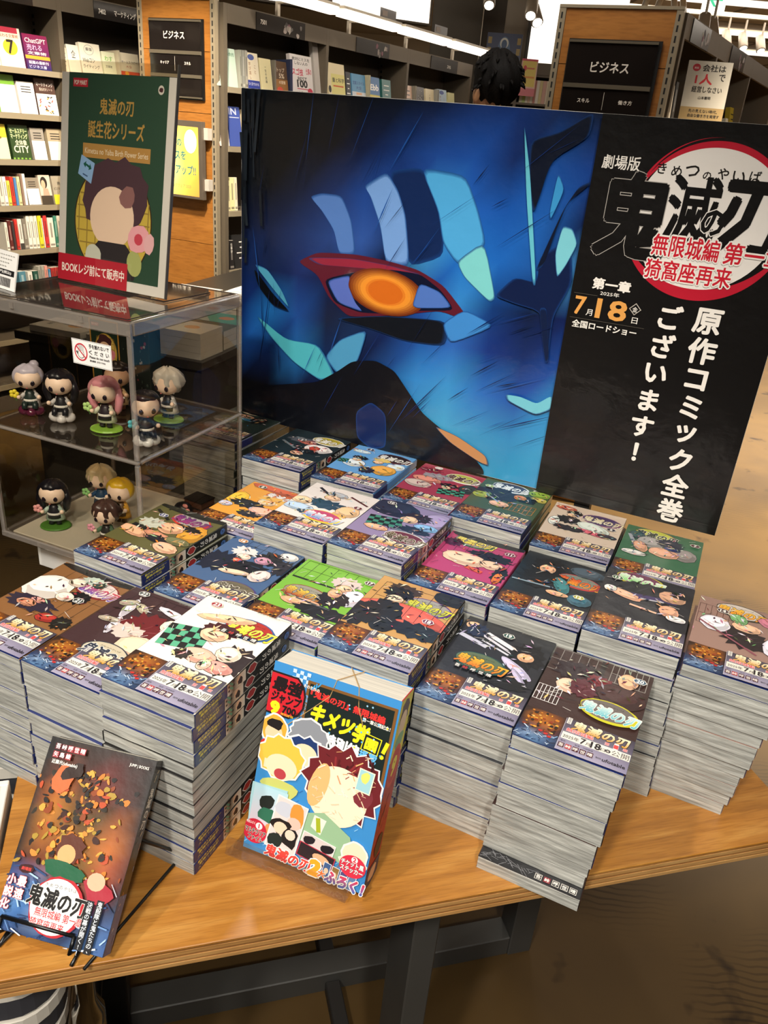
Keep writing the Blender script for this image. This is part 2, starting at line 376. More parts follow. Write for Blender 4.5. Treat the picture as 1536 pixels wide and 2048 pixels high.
# ================================================================== SETTING
YB = -23.7                                     # direction of the book rows and the sign board
def floor_mat():
    m = bpy.data.materials.new('polished_concrete'); m.use_nodes = True; nt = m.node_tree; b = nt.nodes['Principled BSDF']
    tc = nt.nodes.new('ShaderNodeTexCoord')
    def nz(s, det, dist=0):
        n = nt.nodes.new('ShaderNodeTexNoise'); n.inputs['Scale'].default_value = s; n.inputs['Detail'].default_value = det; n.inputs['Distortion'].default_value = dist
        nt.links.new(tc.outputs['Object'], n.inputs['Vector']); return n
    a = nz(1.6, 8, .8); r = nt.nodes.new('ShaderNodeValToRGB'); e = r.color_ramp.elements
    e[0].position = .3; e[0].color = lin('44331c'); e[1].position = .7; e[1].color = lin('5c4624'); nt.links.new(a.outputs['Fac'], r.inputs[0])
    st = nz(9, 3); r2 = nt.nodes.new('ShaderNodeValToRGB'); r2.color_ramp.elements[0].position = .29; r2.color_ramp.elements[0].color = (.35, .32, .3, 1); r2.color_ramp.elements[1].position = .37; r2.color_ramp.elements[1].color = (1, 1, 1, 1)
    nt.links.new(st.outputs['Fac'], r2.inputs[0])
    wv = nt.nodes.new('ShaderNodeTexWave'); wv.wave_type = 'RINGS'; wv.inputs['Scale'].default_value = 26; wv.inputs['Distortion'].default_value = 9; wv.inputs['Detail'].default_value = 2; wv.inputs['Detail Scale'].default_value = .35
    nt.links.new(tc.outputs['Object'], wv.inputs['Vector'])
    pk = nz(2.2, 2); r3 = nt.nodes.new('ShaderNodeValToRGB'); r3.color_ramp.elements[0].position = .5; r3.color_ramp.elements[1].position = .62; nt.links.new(pk.outputs['Fac'], r3.inputs[0])
    r4 = nt.nodes.new('ShaderNodeValToRGB'); r4.color_ramp.elements[0].position = .12; r4.color_ramp.elements[0].color = (.45, .42, .4, 1); r4.color_ramp.elements[1].position = .3; r4.color_ramp.elements[1].color = (1, 1, 1, 1)
    nt.links.new(wv.outputs['Fac'], r4.inputs[0])
    m1 = nt.nodes.new('ShaderNodeMix'); m1.data_type = 'RGBA'; m1.blend_type = 'MULTIPLY'; m1.inputs[0].default_value = 1
    nt.links.new(r.outputs[0], m1.inputs[6]); nt.links.new(r2.outputs[0], m1.inputs[7])
    m2 = nt.nodes.new('ShaderNodeMix'); m2.data_type = 'RGBA'; m2.blend_type = 'MULTIPLY'
    ml = nt.nodes.new('ShaderNodeMath'); ml.operation = 'MULTIPLY'; ml.inputs[1].default_value = .9; nt.links.new(r3.outputs[0], ml.inputs[0]); nt.links.new(ml.outputs[0], m2.inputs[0])
    nt.links.new(m1.outputs[2], m2.inputs[6]); nt.links.new(r4.outputs[0], m2.inputs[7]); nt.links.new(m2.outputs[2], b.inputs['Base Color'])
    b.inputs['Roughness'].default_value = .5; b.inputs['Specular IOR Level'].default_value = .2
    return m
WX0, WX1, WY0, WY1 = -6.0, 9.0, -2.5, 15.0
MB().box(WX0, WY0, FLOOR - .1, WX1, WY1, FLOOR).obj('floor', floor_mat())['kind'] = 'structure'
CEILM = pmat('ceiling_white', 'c9bba6', .8)
ce = MB().box(WX0, WY0, CEIL, WX1, WY1, CEIL + .1).obj('ceiling', CEILM); ce['kind'] = 'structure'
WALLM = pmat('wall_taupe', '5e5447', .8, vary=.05); WALLL = pmat('wall_cream', 'c8b89c', .8)
for nm, b, mt in (('wall_left', (WX0 - .1, WY0, FLOOR, WX0, WY1, CEIL), WALLM), ('wall_right', (WX1, WY0, FLOOR, WX1 + .1, WY1, CEIL), WALLL),
                  ('wall_back', (WX0, WY1, FLOOR, WX1, WY1 + .1, CEIL), WALLL), ('wall_front', (WX0, WY0 - .1, FLOOR, WX1, WY0, CEIL), WALLM)):
    MB().box(*b).obj(nm, mt)['kind'] = 'structure'
# ceiling joints: raised ribs between the ceiling boards
RIB = pmat('ceiling_rib', '8d806c', .7)
for i in range(7): MB().box(1.0 + i * 1.1, 5, CEIL - .012, 1.02 + i * 1.1, WY1, CEIL).obj('trim_%d' % (i + 1), RIB)['kind'] = 'structure'
for i in range(6): MB().box(.5, 6 + i * 1.5, CEIL - .012, WX1, 6.02 + i * 1.5, CEIL).obj('trim_%d' % (i + 8), RIB)['kind'] = 'structure'

# ================================================================== TABLE (tabletop is z = 0)
MT = RZ(16.86)
tb = empty('display_table', MT, 'oak plywood display table on grey steel frame under the manga stacks', 'table')
X0, X1, Y0, Y1 = -.188, .722, .512, 1.52
MB().box(X0, Y0, -.0035, X1, Y1, 0).obj('table_top', TABW, tb, bevel=.0008)
zs = [-.0035, -.0062, -.0105, -.0140, -.0185, -.0215, -.026]
for i in range(6):
    p = .0004 if i % 2 else .0012
    MB().box(X0 + p, Y0 + p, zs[i + 1], X1 - p, Y1 - p, zs[i]).obj('ply_layer', PLY1 if i % 2 else PLY2, tb)
def bar(nm, b, mt=STEEL): return MB().box(*b).obj(nm, mt, tb, bevel=.002)
bar('leg', (.268, .60, FLOOR, .302, .68, -.026)); bar('leg', (.60, .885, FLOOR, .648, .935, -.026))
bar('leg', (-.155, .885, FLOOR, -.105, .935, -.026), STEELD); bar('leg', (.60, 1.42, FLOOR, .648, 1.47, -.026)); bar('leg', (-.155, 1.42, FLOOR, -.105, 1.47, -.026), STEELD)
bar('floor_rail', (-.105, .887, FLOOR + .002, .60, .935, FLOOR + .05)); bar('floor_rail', (.235, .60, FLOOR + .002, .262, .887, FLOOR + .03), STEELD); bar('floor_rail', (.235, .935, FLOOR + .002, .262, 1.42, FLOOR + .04), STEELD)
bar('floor_rail', (-.105, 1.422, FLOOR + .002, .60, 1.47, FLOOR + .05)); bar('apron', (-.105, .90, -.07, .60, .93, -.026), STEELD)
BKW = pmat('brown_side_panel', '4a3418', .6)
bar('side_panel', (-.178, .72, FLOOR, -.156, 1.3, -.026), BKW)
# white carry baskets nested under the left end
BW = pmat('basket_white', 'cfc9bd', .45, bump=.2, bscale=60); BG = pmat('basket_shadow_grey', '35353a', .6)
gb = 'nested shopping baskets under the table'
ordn = ['topmost', 'second', 'third', 'fourth', 'fifth']
def rpath(x0, y0, x1, y1, r, z, n=6):
    p = []
    for cx, cy, a in ((x1 - r, y0 + r, -90), (x1 - r, y1 - r, 0), (x0 + r, y1 - r, 90), (x0 + r, y0 + r, 180)):
        for k in range(n + 1): q = R_(a + 90 * k / n); p.append((cx + r * math.cos(q), cy + r * math.sin(q), z))
    return p
def loopwall(mb, P, h, t):
    n = len(P); c = Vector((sum(p[0] for p in P) / n, sum(p[1] for p in P) / n, 0)); vs = []
    for p in P:
        d = (Vector(p) - c); d.z = 0; d = d.normalized() * t
        vs += [(p[0], p[1], p[2]), (p[0], p[1], p[2] + h), (p[0] - d.x, p[1] - d.y, p[2] + h), (p[0] - d.x, p[1] - d.y, p[2])]
    fs = []
    for i in range(n):
        a, b = i * 4, ((i + 1) % n) * 4
        for k in range(4): fs.append((a + k, b + k, b + (k + 1) % 4, a + (k + 1) % 4))
    return mb.add(vs, fs)
for i in range(5):
    z = -.075 - i * .052; dx = -.004 * i
    b = empty('shopping_basket', MT @ T(0, 0, z), '%s white plastic basket of the nested pile under the table' % ordn[i], 'basket', gb)
    P = rpath(-.42, .545, -.125 + dx, .86, .05, 0)
    for k, q in enumerate(P):
        P[k] = (q[0], q[1], .007 * math.sin((q[0] + .42) * 16))
    loopwall(MB(), P, .017, .012).obj('rim', BW, b, smooth=False)
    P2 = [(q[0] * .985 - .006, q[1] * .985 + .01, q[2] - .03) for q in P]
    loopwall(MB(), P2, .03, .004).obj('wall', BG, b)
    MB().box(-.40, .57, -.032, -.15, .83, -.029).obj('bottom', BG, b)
cp = empty('basket_stand', MT @ T(0, 0, 0), 'chrome post of the basket stand beside the white baskets under the table', 'stand')
MB().lathe([(.011, FLOOR + .012), (.011, -.2), (.017, -.18), (.017, -.15), (.010, -.13), (.010, -.045), (.004, -.04)], 16, T(-.108, .568, 0)).obj('post', CHROME, cp, smooth=True)
MB().box(-.45, .55, FLOOR, -.09, .88, FLOOR + .012).obj('base', STEELD, cp)
MB().box(-.43, .56, FLOOR + .36, -.118, .86, FLOOR + .372).obj('shelf', STEELD, cp)
MB().box(-.3, .68, FLOOR + .012, -.27, .71, FLOOR + .36).obj('column', STEELD, cp)
# ================================================================== MANGA STACKS
BWD, BH = .113, .176
GREY = 'a8a49c'
SKIN = 'f2c8a2'
# volume: (x, y, z top, yaw, book count, cover colour, spine colour)
VOL = {
 1: (-.3680, 1.3000, .2137, -24.1, 13), 2: (-.2437, 1.2066, .2093, -23.5, 13), 3: (-.1226, 1.1535, .2077, -22.6, 13), 4: (-.0069, 1.1145, .2004, -24.2, 12),
 5: (.0980, 1.0625, .2052, -23.8, 13), 6: (.2131, 1.0102, .1942, -22.3, 12), 7: (.3154, .9526, .1925, -22.8, 12), 8: (-.2895, 1.0263, .1766, -23.8, 11),
 9: (-.1814, .9816, .2048, -23.7, 13), 10: (-.0733, .9342, .2105, -24.2, 13), 11: (.0361, .8920, .1856, -23.4, 11), 12: (.1425, .8436, .1892, -24.0, 12),
 13: (.2447, .7861, .2047, -23.3, 13), 14: (.3537, .7437, .1980, -24.7, 12), 15: (-.3960, .8771, .1967, -24.0, 12), 16: (-.2760, .8227, .1825, -23.4, 11),
 17: (-.1674, .7764, .1813, -23.5, 11), 18: (-.0614, .7270, .1944, -23.2, 12), 19: (.0498, .6866, .1700, -23.8, 10), 20: (.1472, .6174, .1827, -24.0, 11),
 21: (-.4759, .7146, .1801, -23.6, 11), 22: (-.3695, .6661, .1827, -23.7, 11), 23: (-.2640, .6154, .2115, -22.6, 13)}
# bg, title colour, title colour 2, moon, ring, (title x, y), (badge x, y), badge fill, short look, blobs
# blob = (kind, cx, cy, rx, ry, colour[, rot]);  e smooth, s spiky mass, k checks, l fine lines, b band
COV = {
 1: ('24302c', 'f0ece0', 'd8d0c0', 'a82c28', 'd8c8a8', (48, 158), (100, 165), '24302c', 'dark cover with a red moon', [('e', 45, 125, 20, 9, 'c89878'), ('b', 55, 112, 50, 12, '2c6c98', 8), ('k', 40, 95, 44, 16, '3c7460'), ('s', 80, 120, 16, 18, '141416'), ('e', 25, 80, 16, 8, 'd8d0c4')]),
 2: ('1c2a30', 'f0ece4', 'e0dcd0', 'b8a838', 'e8e4d8', (82, 150), (40, 128), '40444c', 'dark cover with an ochre moon', [('s', 40, 130, 30, 12, '50545c'), ('s', 55, 125, 16, 8, 'c06858'), ('e', 84, 108, 26, 18, 'e8e0dc'), ('e', 78, 106, 9, 11, 'c04030', 30), ('s', 70, 88, 26, 10, '141820'), ('e', 62, 72, 12, 8, 'd8a888'), ('b', 30, 100, 44, 5, '6c7478', -30)]),
 3: ('68a4dc', 'f4f0e4', 'e0e0dc', '2c1c24', '602c34', (82, 150), (30, 162), '1c2a48', 'sky blue cover', [('e', 20, 150, 16, 7, 'd8e8f4'), ('e', 98, 118, 16, 14, 'd8e8f4'), ('e', 30, 96, 20, 16, 'e4ecf4'), ('s', 30, 122, 14, 8, '141214'), ('e', 28, 112, 8, 6, SKIN), ('k', 10, 96, 18, 16, '3c8c74'), ('s', 66, 132, 16, 8, 'e8c870'), ('e', 64, 120, 9, 7, SKIN), ('e', 86, 92, 22, 20, 'e8a848'), ('s', 62, 78, 14, 12, '2a2430'), ('b', 50, 90, 34, 3, 'a88c50', -42)]),
 4: ('a43850', '5c2c30', '402428', 'b8c050', 'f0ece4', (82, 148), (30, 164), 'd8d4d0', 'crimson cover', [('s', 20, 152, 20, 10, '7c2038'), ('e', 104, 112, 16, 18, '2c3c40'), ('s', 42, 132, 26, 12, '9c949c'), ('e', 30, 112, 26, 12, 'd88c78'), ('e', 24, 88, 24, 14, 'c8b4a8'), ('k', 84, 84, 44, 22, '3c9c80'), ('s', 72, 108, 16, 8, '10161c'), ('e', 70, 98, 8, 6, SKIN)]),
 5: ('46583c', 'f4f4f0', 'e8e8e8', '38405c', 'f0f0f0', (48, 156), (16, 140), 'a0b860', 'olive cover with a navy moon', [('s', 36, 118, 36, 26, '2a2636'), ('e', 14, 104, 14, 12, 'a4b44c'), ('e', 96, 156, 18, 12, '8cac40'), ('e', 100, 135, 14, 9, 'd0c058'), ('s', 84, 124, 16, 14, '101418'), ('e', 72, 126, 10, 9, 'e89868'), ('l', 84, 86, 44, 30, 'd08838'), ('e', 50, 84, 16, 10, 'e8b898'), ('b', 34, 100, 34, 3, '8cb0d0', -38)]),
 6: ('d4c0ac', 'ece4c8', 'd8c8a0', '403060', '7c4c70', (80, 142), (98, 116), '2a2434', 'cream cover with a purple moon', [('e', 20, 160, 16, 8, 'c06048'), ('s', 36, 148, 13, 9, '161216'), ('e', 34, 138, 8, 7, SKIN), ('s', 32, 118, 20, 15, '18181e'), ('e', 12, 104, 8, 16, 'e8ece4'), ('e', 72, 108, 26, 16, 'd4dcd0', -20), ('e', 74, 90, 24, 6, 'd86878', -12), ('s', 38, 88, 24, 10, '242028'), ('e', 96, 90, 14, 7, '2c2838')]),
 7: ('386848', '2c3828', '202c20', 'c4c848', '84304c', (44, 158), (102, 152), '501c20', 'green cover with a yellow moon', [('e', 18, 145, 12, 14, '2c4c50'), ('b', 16, 120, 6, 50, 'a0a4ac', 20), ('e', 40, 130, 20, 18, 'a09c98'), ('e', 90, 112, 18, 20, '948c88'), ('s', 68, 138, 20, 15, '141a30'), ('e', 62, 104, 22, 16, 'e0a888'), ('e', 28, 108, 10, 18, 'd8a484', 20), ('e', 72, 122, 12, 6, '2c3c74'), ('e', 22, 82, 18, 8, 'e4e0d8')]),
 8: ('eca440', 'f4f0e8', 'e8e0e0', 'd86830', 'e8a040', (74, 146), (26, 162), '3c4438', 'orange and yellow cover', [('e', 60, 168, 56, 12, 'c45838'), ('e', 14, 110, 16, 22, 'f4c040'), ('s', 66, 128, 26, 14, 'f0b858'), ('e', 62, 118, 15, 9, 'f4d0a8'), ('s', 40, 98, 30, 14, '26282a'), ('e', 80, 88, 30, 13, 'eeb49c'), ('s', 60, 70, 20, 10, '2c2c30'), ('e', 10, 82, 12, 8, 'c8c8dc')]),
 9: ('efe4dc', '4078c0', 'f4f0f0', 'c84870', 'e8d038', (70, 72), (100, 126), '6c2830', 'white cover with a pink moon', [('b', 34, 150, 46, 5, '2c242c', -34), ('b', 90, 150, 40, 4, '5c2c2c', -24), ('e', 52, 152, 17, 9, 'b8b8bc'), ('e', 50, 138, 13, 9, 'eac4a4'), ('s', 54, 114, 32, 15, '2c4458'), ('e', 92, 108, 18, 18, 'ecc090'), ('e', 14, 108, 16, 12, 'f0cca0'), ('b', 86, 92, 24, 8, 'e0b060', -10), ('e', 22, 84, 26, 12, 'b8cce0'), ('s', 44, 74, 18, 8, '2a3c50')]),
 10: ('9484a8', '3c3018', '6c5828', '6c2430', 'e8e4dc', (84, 68), (20, 162), '301824', 'mauve cover with storm clouds', [('e', 30, 150, 40, 26, '2a2c40'), ('e', 100, 140, 24, 30, 'a898bc'), ('s', 72, 140, 22, 15, '30161c'), ('e', 64, 128, 13, 11, SKIN), ('k', 36, 104, 50, 30, '3c8870'), ('e', 96, 116, 18, 10, '84b4dc'), ('s', 84, 100, 26, 10, '1c2438'), ('b', 80, 88, 64, 4, '707888', -3), ('e', 34, 80, 18, 8, 'e8b08c')]),
 11: ('b84070', 'e8d048', 'f4e880', '9c988c', '2c6448', (42, 158), (98, 146), '6c2040', 'magenta cover with a green ringed moon', [('e', 60, 172, 60, 10, '20242c'), ('l', 56, 130, 100, 50, '5c1c34'), ('s', 14, 142, 14, 12, '4c1838'), ('s', 76, 126, 32, 14, '16101a'), ('e', 46, 102, 34, 18, 'f4ccac'), ('e', 84, 104, 16, 12, 'f0c4a4'), ('s', 102, 84, 10, 24, '16141c'), ('e', 102, 74, 6, 15, 'e87830'), ('b', 66, 80, 26, 8, 'd86040', -12)]),
 12: ('171d22', 'f0a024', 'd83c28', '7c8478', 'b83838', (84, 124), (94, 82), 'a8a838', 'black cover with a grey moon', [('e', 90, 154, 24, 14, '40505c'), ('s', 38, 148, 22, 20, '0c0c10'), ('e', 38, 136, 11, 12, 'efb890'), ('s', 42, 104, 34, 26, '0e1216'), ('e', 66, 102, 10, 22, '3c7c80', 24), ('e', 96, 76, 16, 14, '3c6474'), ('b', 30, 88, 56, 3, '8ca0ac', 4), ('e', 66, 78, 15, 6, 'f0b890'), ('e', 54, 112, 2.4, 2.4, 'e07830'), ('e', 46, 100, 2.4, 2.4, 'e07830')]),
 13: ('1c1c22', '70d058', 'e8f0e0', '6c3050', 'c8c030', (44, 160), (16, 148), '2c5c30', 'black and purple cover with green lettering', [('s', 60, 136, 40, 20, '16161a'), ('b', 66, 120, 58, 10, '3c2c5c', 8), ('b', 60, 114, 40, 2.5, 'c8c8d0', 10), ('e', 88, 136, 17, 15, 'd0a080'), ('s', 98, 146, 14, 9, '141418'), ('e', 32, 112, 22, 9, 'e8b090', -18), ('e', 12, 118, 8, 8, 'e8e4dc'), ('b', 58, 88, 34, 4, 'e8b898', -8), ('e', 88, 98, 12, 14, 'e0a484', 14), ('e', 98, 84, 12, 7, 'ece8e8')]),
 14: ('9c7c70', 'f09828', 'f0c040', 'd4c8bc', '3c3c30', (52, 158), (30, 146), '402428', 'brown latticed cover with orange lettering', [('l', 24, 130, 44, 50, '5c3c34'), ('e', 96, 150, 24, 14, 'cc7c90'), ('e', 100, 128, 14, 10, 'f0c4a0'), ('s', 60, 96, 30, 24, '241c20'), ('e', 60, 122, 17, 11, 'f2c09c'), ('e', 24, 112, 18, 18, 'e8e4ec', 20), ('e', 98, 92, 18, 24, 'e4e0ec', -10), ('e', 50, 138, 10, 12, '78b070', 30), ('b', 40, 88, 84, 3, '8c4c58', -34)]),
 15: ('605c34', 'a03870', '602c6c', 'a8a098', 'c83424', (70, 152), (28, 142), '28346c', 'khaki cover with a red ringed moon', [('e', 60, 172, 60, 9, '24241c'), ('e', 96, 118, 18, 26, 'd49430'), ('b', 24, 146, 40, 5, '242018', -30), ('s', 78, 130, 24, 9, '181414'), ('e', 60, 118, 20, 15, 'e2a880'), ('s', 28, 118, 20, 14, 'c8c8b4'), ('b', 30, 100, 44, 8, '1c1c1c', -6), ('e', 22, 86, 26, 10, 'e8ac84', -14), ('e', 60, 92, 26, 8, 'c88868', -8), ('e', 66, 84, 20, 8, '1c1c20'), ('e', 90, 70, 20, 12, 'ecb490', -10), ('e', 92, 92, 20, 9, '707048')]),
 16: ('48648c', '6c6450', '504838', '6c6450', '4c3c78', (84, 52), (20, 164), 'c07838', 'slate blue cover with a black wing', [('l', 70, 160, 80, 26, '101418'), ('e', 96, 162, 14, 10, 'd8d4d0'), ('s', 38, 142, 18, 14, 'e4e0dc'), ('e', 44, 130, 10, 8, 'f4dcc8'), ('s', 20, 104, 26, 26, '141c30'), ('e', 46, 116, 12, 6, 'd85840', -24), ('s', 78, 142, 20, 18, '141418'), ('e', 72, 134, 12, 10, 'c48ca0'), ('s', 66, 104, 28, 20, '14161c'), ('e', 56, 90, 22, 6, 'f0ccac', 12), ('e', 90, 98, 13, 16, 'ecd4cc', -20), ('s', 104, 130, 12, 20, '26242c')]),
 17: ('7cb83c', 'a83c28', 'e8d050', '9c9888', '8c3428', (42, 96), (102, 160), '401c18', 'lime green cover with a white tuft', [('l', 50, 150, 90, 44, '26381c'), ('b', 40, 126, 70, 3, '1a241a', 0), ('s', 76, 146, 20, 15, 'd8c4c0'), ('e', 78, 132, 11, 9, 'f2c09c'), ('e', 98, 116, 16, 20, 'e8e4f0'), ('s', 78, 102, 20, 20, '15151c'), ('e', 74, 116, 9, 10, 'e8b088'), ('e', 46, 76, 26, 9, 'e8ac84', 8), ('s', 80, 68, 36, 14, '14161a'), ('b', 62, 80, 50, 3, '4c5458', -4)]),
 18: ('c89858', 'b0c048', 'e4d840', 'a09c94', '5c3480', (80, 134), (92, 102), '6c1c48', 'amber and red cover with dark leaves', [('e', 56, 100, 60, 26, 'dc6050'), ('l', 60, 128, 100, 70, '3c2420'), ('e', 100, 166, 24, 16, '1c1e22'), ('s', 40, 156, 22, 12, '3c2a20'), ('s', 36, 144, 19, 15, '0c0c12'), ('e', 36, 130, 11, 9, 'f4d4b4'), ('s', 34, 100, 24, 24, '0f151c'), ('e', 46, 74, 16, 18, '101820'), ('s', 88, 78, 34, 16, '0e1624'), ('s', 14, 80, 20, 26, '14181c')]),
 19: ('22242a', 'd87020', 'f0b830', '5c6c50', '1c4c48', (46, 86), (58, 156), '1c4c44', 'black and white striped cover', [('e', 12, 158, 10, 8, 'e8b890'), ('b', 44, 146, 58, 7, 'e8e4e8', -22), ('b', 48, 136, 58, 4, 'dcd8e0', -24), ('b', 22, 128, 40, 7, 'c8c8d8', -16), ('b', 50, 127, 40, 3, 'd8d8e0', -20), ('s', 90, 130, 20, 26, '0c0c10'), ('e', 88, 126, 10, 9, 'e8b088'), ('e', 84, 100, 26, 7, 'c8c0dc', -34), ('e', 92, 84, 18, 4, 'bcb4d0', -50), ('s', 78, 68, 30, 12, '101214'), ('s', 20, 150, 14, 14, '1c2a44')]),
 20: ('382420', '50b4c0', 'd0e4e0', '6c6460', 'c8c428', (80, 84), (100, 156), '204c68', 'maroon cover with white lattice screens', [('l', 30, 152, 60, 44, '94908a'), ('l', 88, 158, 40, 34, '9c9890'), ('b', 58, 140, 6, 70, '28211f', 0), ('s', 36, 138, 28, 20, '24141a'), ('s', 60, 134, 14, 10, '6c2028'), ('e', 30, 108, 13, 13, 'f0c4a8'), ('s', 46, 112, 16, 16, '54202a'), ('l', 14, 82, 26, 28, 'f0ece8'), ('e', 86, 118, 26, 20, '3c2220'), ('e', 88, 150, 11, 14, 'e8b48c')]),
 21: ('885c34', '6450a0', 'c85040', 'd4c4bc', '7c2824', (82, 146), (82, 114), '2a3430', 'timber brown cover with a pale moon', [('l', 70, 120, 86, 100, '4c3420'), ('e', 60, 172, 60, 8, '201a16'), ('e', 26, 120, 32, 26, 'f0e4d8', 14), ('e', 50, 146, 12, 9, 'f4dcc4'), ('s', 66, 158, 17, 9, 'b4c0b0'), ('s', 76, 154, 9, 7, '283830'), ('s', 74, 120, 16, 13, '121014'), ('e', 60, 114, 12, 9, 'f6dcc8'), ('s', 38, 84, 34, 14, '2c2434'), ('e', 40, 92, 10, 5, 'e89c90'), ('e', 32, 82, 14, 7, 'c88868'), ('e', 76, 70, 14, 8, 'a83028', 10), ('s', 98, 70, 12, 12, '1c1814')]),
 22: ('40282a', '384050', '283040', 'c8bca0', '2c3440', (66, 52), (22, 166), '2a3430', 'dark brown cover with pale feathers', [('l', 50, 140, 110, 60, '2a1a1a'), ('e', 26, 136, 6, 20, 'd8d0d8', 8), ('e', 18, 144, 12, 6, 'b0a48c', 30), ('e', 40, 142, 12, 6, 'b0a48c', -30), ('e', 34, 100, 5, 18, 'd4ccd4', 10), ('e', 22, 106, 14, 5, 'a89c88', 10), ('s', 66, 112, 30, 26, '6c1c20'), ('s', 56, 98, 20, 14, 'd8c4b8'), ('e', 84, 150, 30, 6, 'd8d4dc', -10), ('e', 92, 130, 12, 12, 'f4dcc8'), ('e', 88, 78, 28, 20, 'f2ccac')]),
 23: ('fdf3e2', 'f0e034', 'f4ec60', 'b02a20', '2c5c9c', (80, 142), (22, 162), 'a02830', 'white cover with a red moon', [('e', 46, 146, 34, 7, 'f4c49c', 16), ('k', 28, 96, 50, 40, '5cb48c'), ('s', 56, 124, 22, 13, '44161c'), ('e', 52, 114, 16, 12, 'f6caa4'), ('s', 96, 84, 20, 26, '241418'), ('e', 86, 92, 14, 13, 'fbe2ca'), ('e', 60, 76, 20, 12, 'eeb49c'), ('e', 88, 68, 18, 10, 'e4988c'), ('e', 74, 66, 7, 9, 'f8d4b8'), ('s', 44, 70, 12, 8, '2c2420')]),
}
def cover_art(v):
    bg, t1, t2, moon, rg, (tx, ty), (bx, by), bf, look, blobs = COV[v]
    a = Art(clip=(0.3, 0.3, 112.7, 175.7)); a.rect(.3, .3, 112.7, 175.7, bg)
    low = ty < 90
    def title():
        a.ell(tx, ty, 31, 18, rg, -3, 30, .02, 0, v); a.ell(tx - 1.5, ty + .8, 28.5, 15.8, moon, 0, 28, .01, 0, v + 5)
        a.ring(tx, ty, 32, 19, 2.4, rg, 190, 350, 26, True)
        a.text('鬼滅の刃', tx - 30, ty - 9.5, 18.5, t1, 60, .05, -3, 'l', .12, 'f4f0e4' if t1 < '8' else '2a1c14', .035, t2)
        a.text('きめつのやいば', tx - 14, ty + 8.5, 2.4, '241c18', 28, .0, 0)
    if not low: title()
    rd = random.Random(v)
    for b in blobs:
        k, cx, cy, rx, ry, c = b[:6]; rot = b[6] if len(b) > 6 else 0
        if k == 'e':
            a.ell(cx, cy, rx + .7, ry + .7, '1c1516', rot, 22, .05, 0, v); a.ell(cx, cy, rx, ry, c, rot, 22, .05, 0, v)
            dk = '%02x%02x%02x' % tuple(int(int(c[i:i + 2], 16) * .86) for i in (0, 2, 4)); lt = '%02x%02x%02x' % tuple(min(255, int(int(c[i:i + 2], 16) * 1.07) + 4) for i in (0, 2, 4))
            a.ell(cx + rx * .12, cy - ry * .18, rx * .8, ry * .72, dk, rot, 16, .08, 0, v + 1); a.ell(cx - rx * .12, cy + ry * .16, rx * .74, ry * .66, lt, rot, 16, .08, 0, v + 2)
        elif k == 's':
            a.ell(cx, cy, rx, ry, c, rot, 26, .12, .12, v + int(cx))
            hl = '%02x%02x%02x' % tuple(min(255, int(c[i:i + 2], 16) + 34) for i in (0, 2, 4))
            for q in range(3): a.rrect(cx + rd.uniform(-.4, .4) * rx, cy + rd.uniform(-.3, .4) * ry, rx * .7, .7, rd.uniform(20, 70), hl)
        elif k == 'b': a.rrect(cx, cy, rx, ry, rot, c)
        elif k == 'l':
            for q in range(7): a.rrect(cx - rx / 2 + rx * q / 6, cy, .7, ry, 0, c)
            for q in range(3): a.rrect(cx, cy - ry / 2 + ry * q / 2, rx, .7, 0, c)
        elif k == 'k':
            n = 6; m = 4; w, h = rx / n, ry / m
            a.rrect(cx, cy, rx, ry, 12, '141614')
            for i in range(n):
                for j in range(m):
                    if (i + j) % 2 == 0:
                        x = (i - n / 2 + .5) * w; y = (j - m / 2 + .5) * h; q = R_(12)
                        a.rrect(cx + x * math.cos(q) - y * math.sin(q), cy + x * math.sin(q) + y * math.cos(q), w * .96, h * .96, 12, c)
    pal = [b[5] for b in blobs] + ['14141a', 'f0e8dc', bg]
    for q in range(70):
        b = blobs[q % len(blobs)]; c0 = rd.choice(pal); px, py = b[1] + rd.gauss(0, .45) * b[3], b[2] + rd.gauss(0, .45) * b[4]
        c1 = '%02x%02x%02x' % tuple(max(0, min(255, int(c0[i:i + 2], 16) + rd.randint(-26, 26))) for i in (0, 2, 4)); g = rd.uniform(-80, 80); L = rd.uniform(1.5, 7)
        ca, sa = math.cos(R_(g)), math.sin(R_(g)); wd = rd.uniform(.4, 1.6)
        a.poly([(px - L * ca, py - L * sa), (px + wd * sa, py - wd * ca), (px + L * ca, py + L * sa), (px - wd * sa, py + wd * ca)], c1)
    for q in range(10): a.rrect(rd.uniform(8, 105), rd.uniform(58, 170), rd.uniform(4, 16), .5, rd.uniform(-70, 70), rd.choice(['f0ece4', '14141a', bg, 'd8d0c8']))
    if low: title()
    if v in (19, 23):
        for i, ch in enumerate('吾峠呼世晴'):
            a.rect(tx - 26 + i * 9.5, ty - 21, tx - 18.5 + i * 9.5, ty - 13.5, '201c1c'); a.text(ch, tx - 25 + i * 9.5, ty - 20, 5.4, 'f0ece4' if i != 1 else 'c03030', 5.6, .03)
    a.poly([(bx - 8, by), (bx - 4.5, by - 5), (bx + 4.5, by - 5), (bx + 8, by), (bx + 4.5, by + 5), (bx - 4.5, by + 5)], 'e8e4dc')
    a.poly([(bx - 7, by), (bx - 4, by - 4.2), (bx + 4, by - 4.2), (bx + 7, by), (bx + 4, by + 4.2), (bx - 4, by + 4.2)], bf)
    a.text(str(v), bx, by - 3, 6, 'f8f4ec', None, .05, 0, 'c')
    a.text('JUMP COMICS', 70 if v != 9 else 14, 170.5, 2.4, '8c867c' if bg < 'c' else '3c3830', 30, .0)
    return a
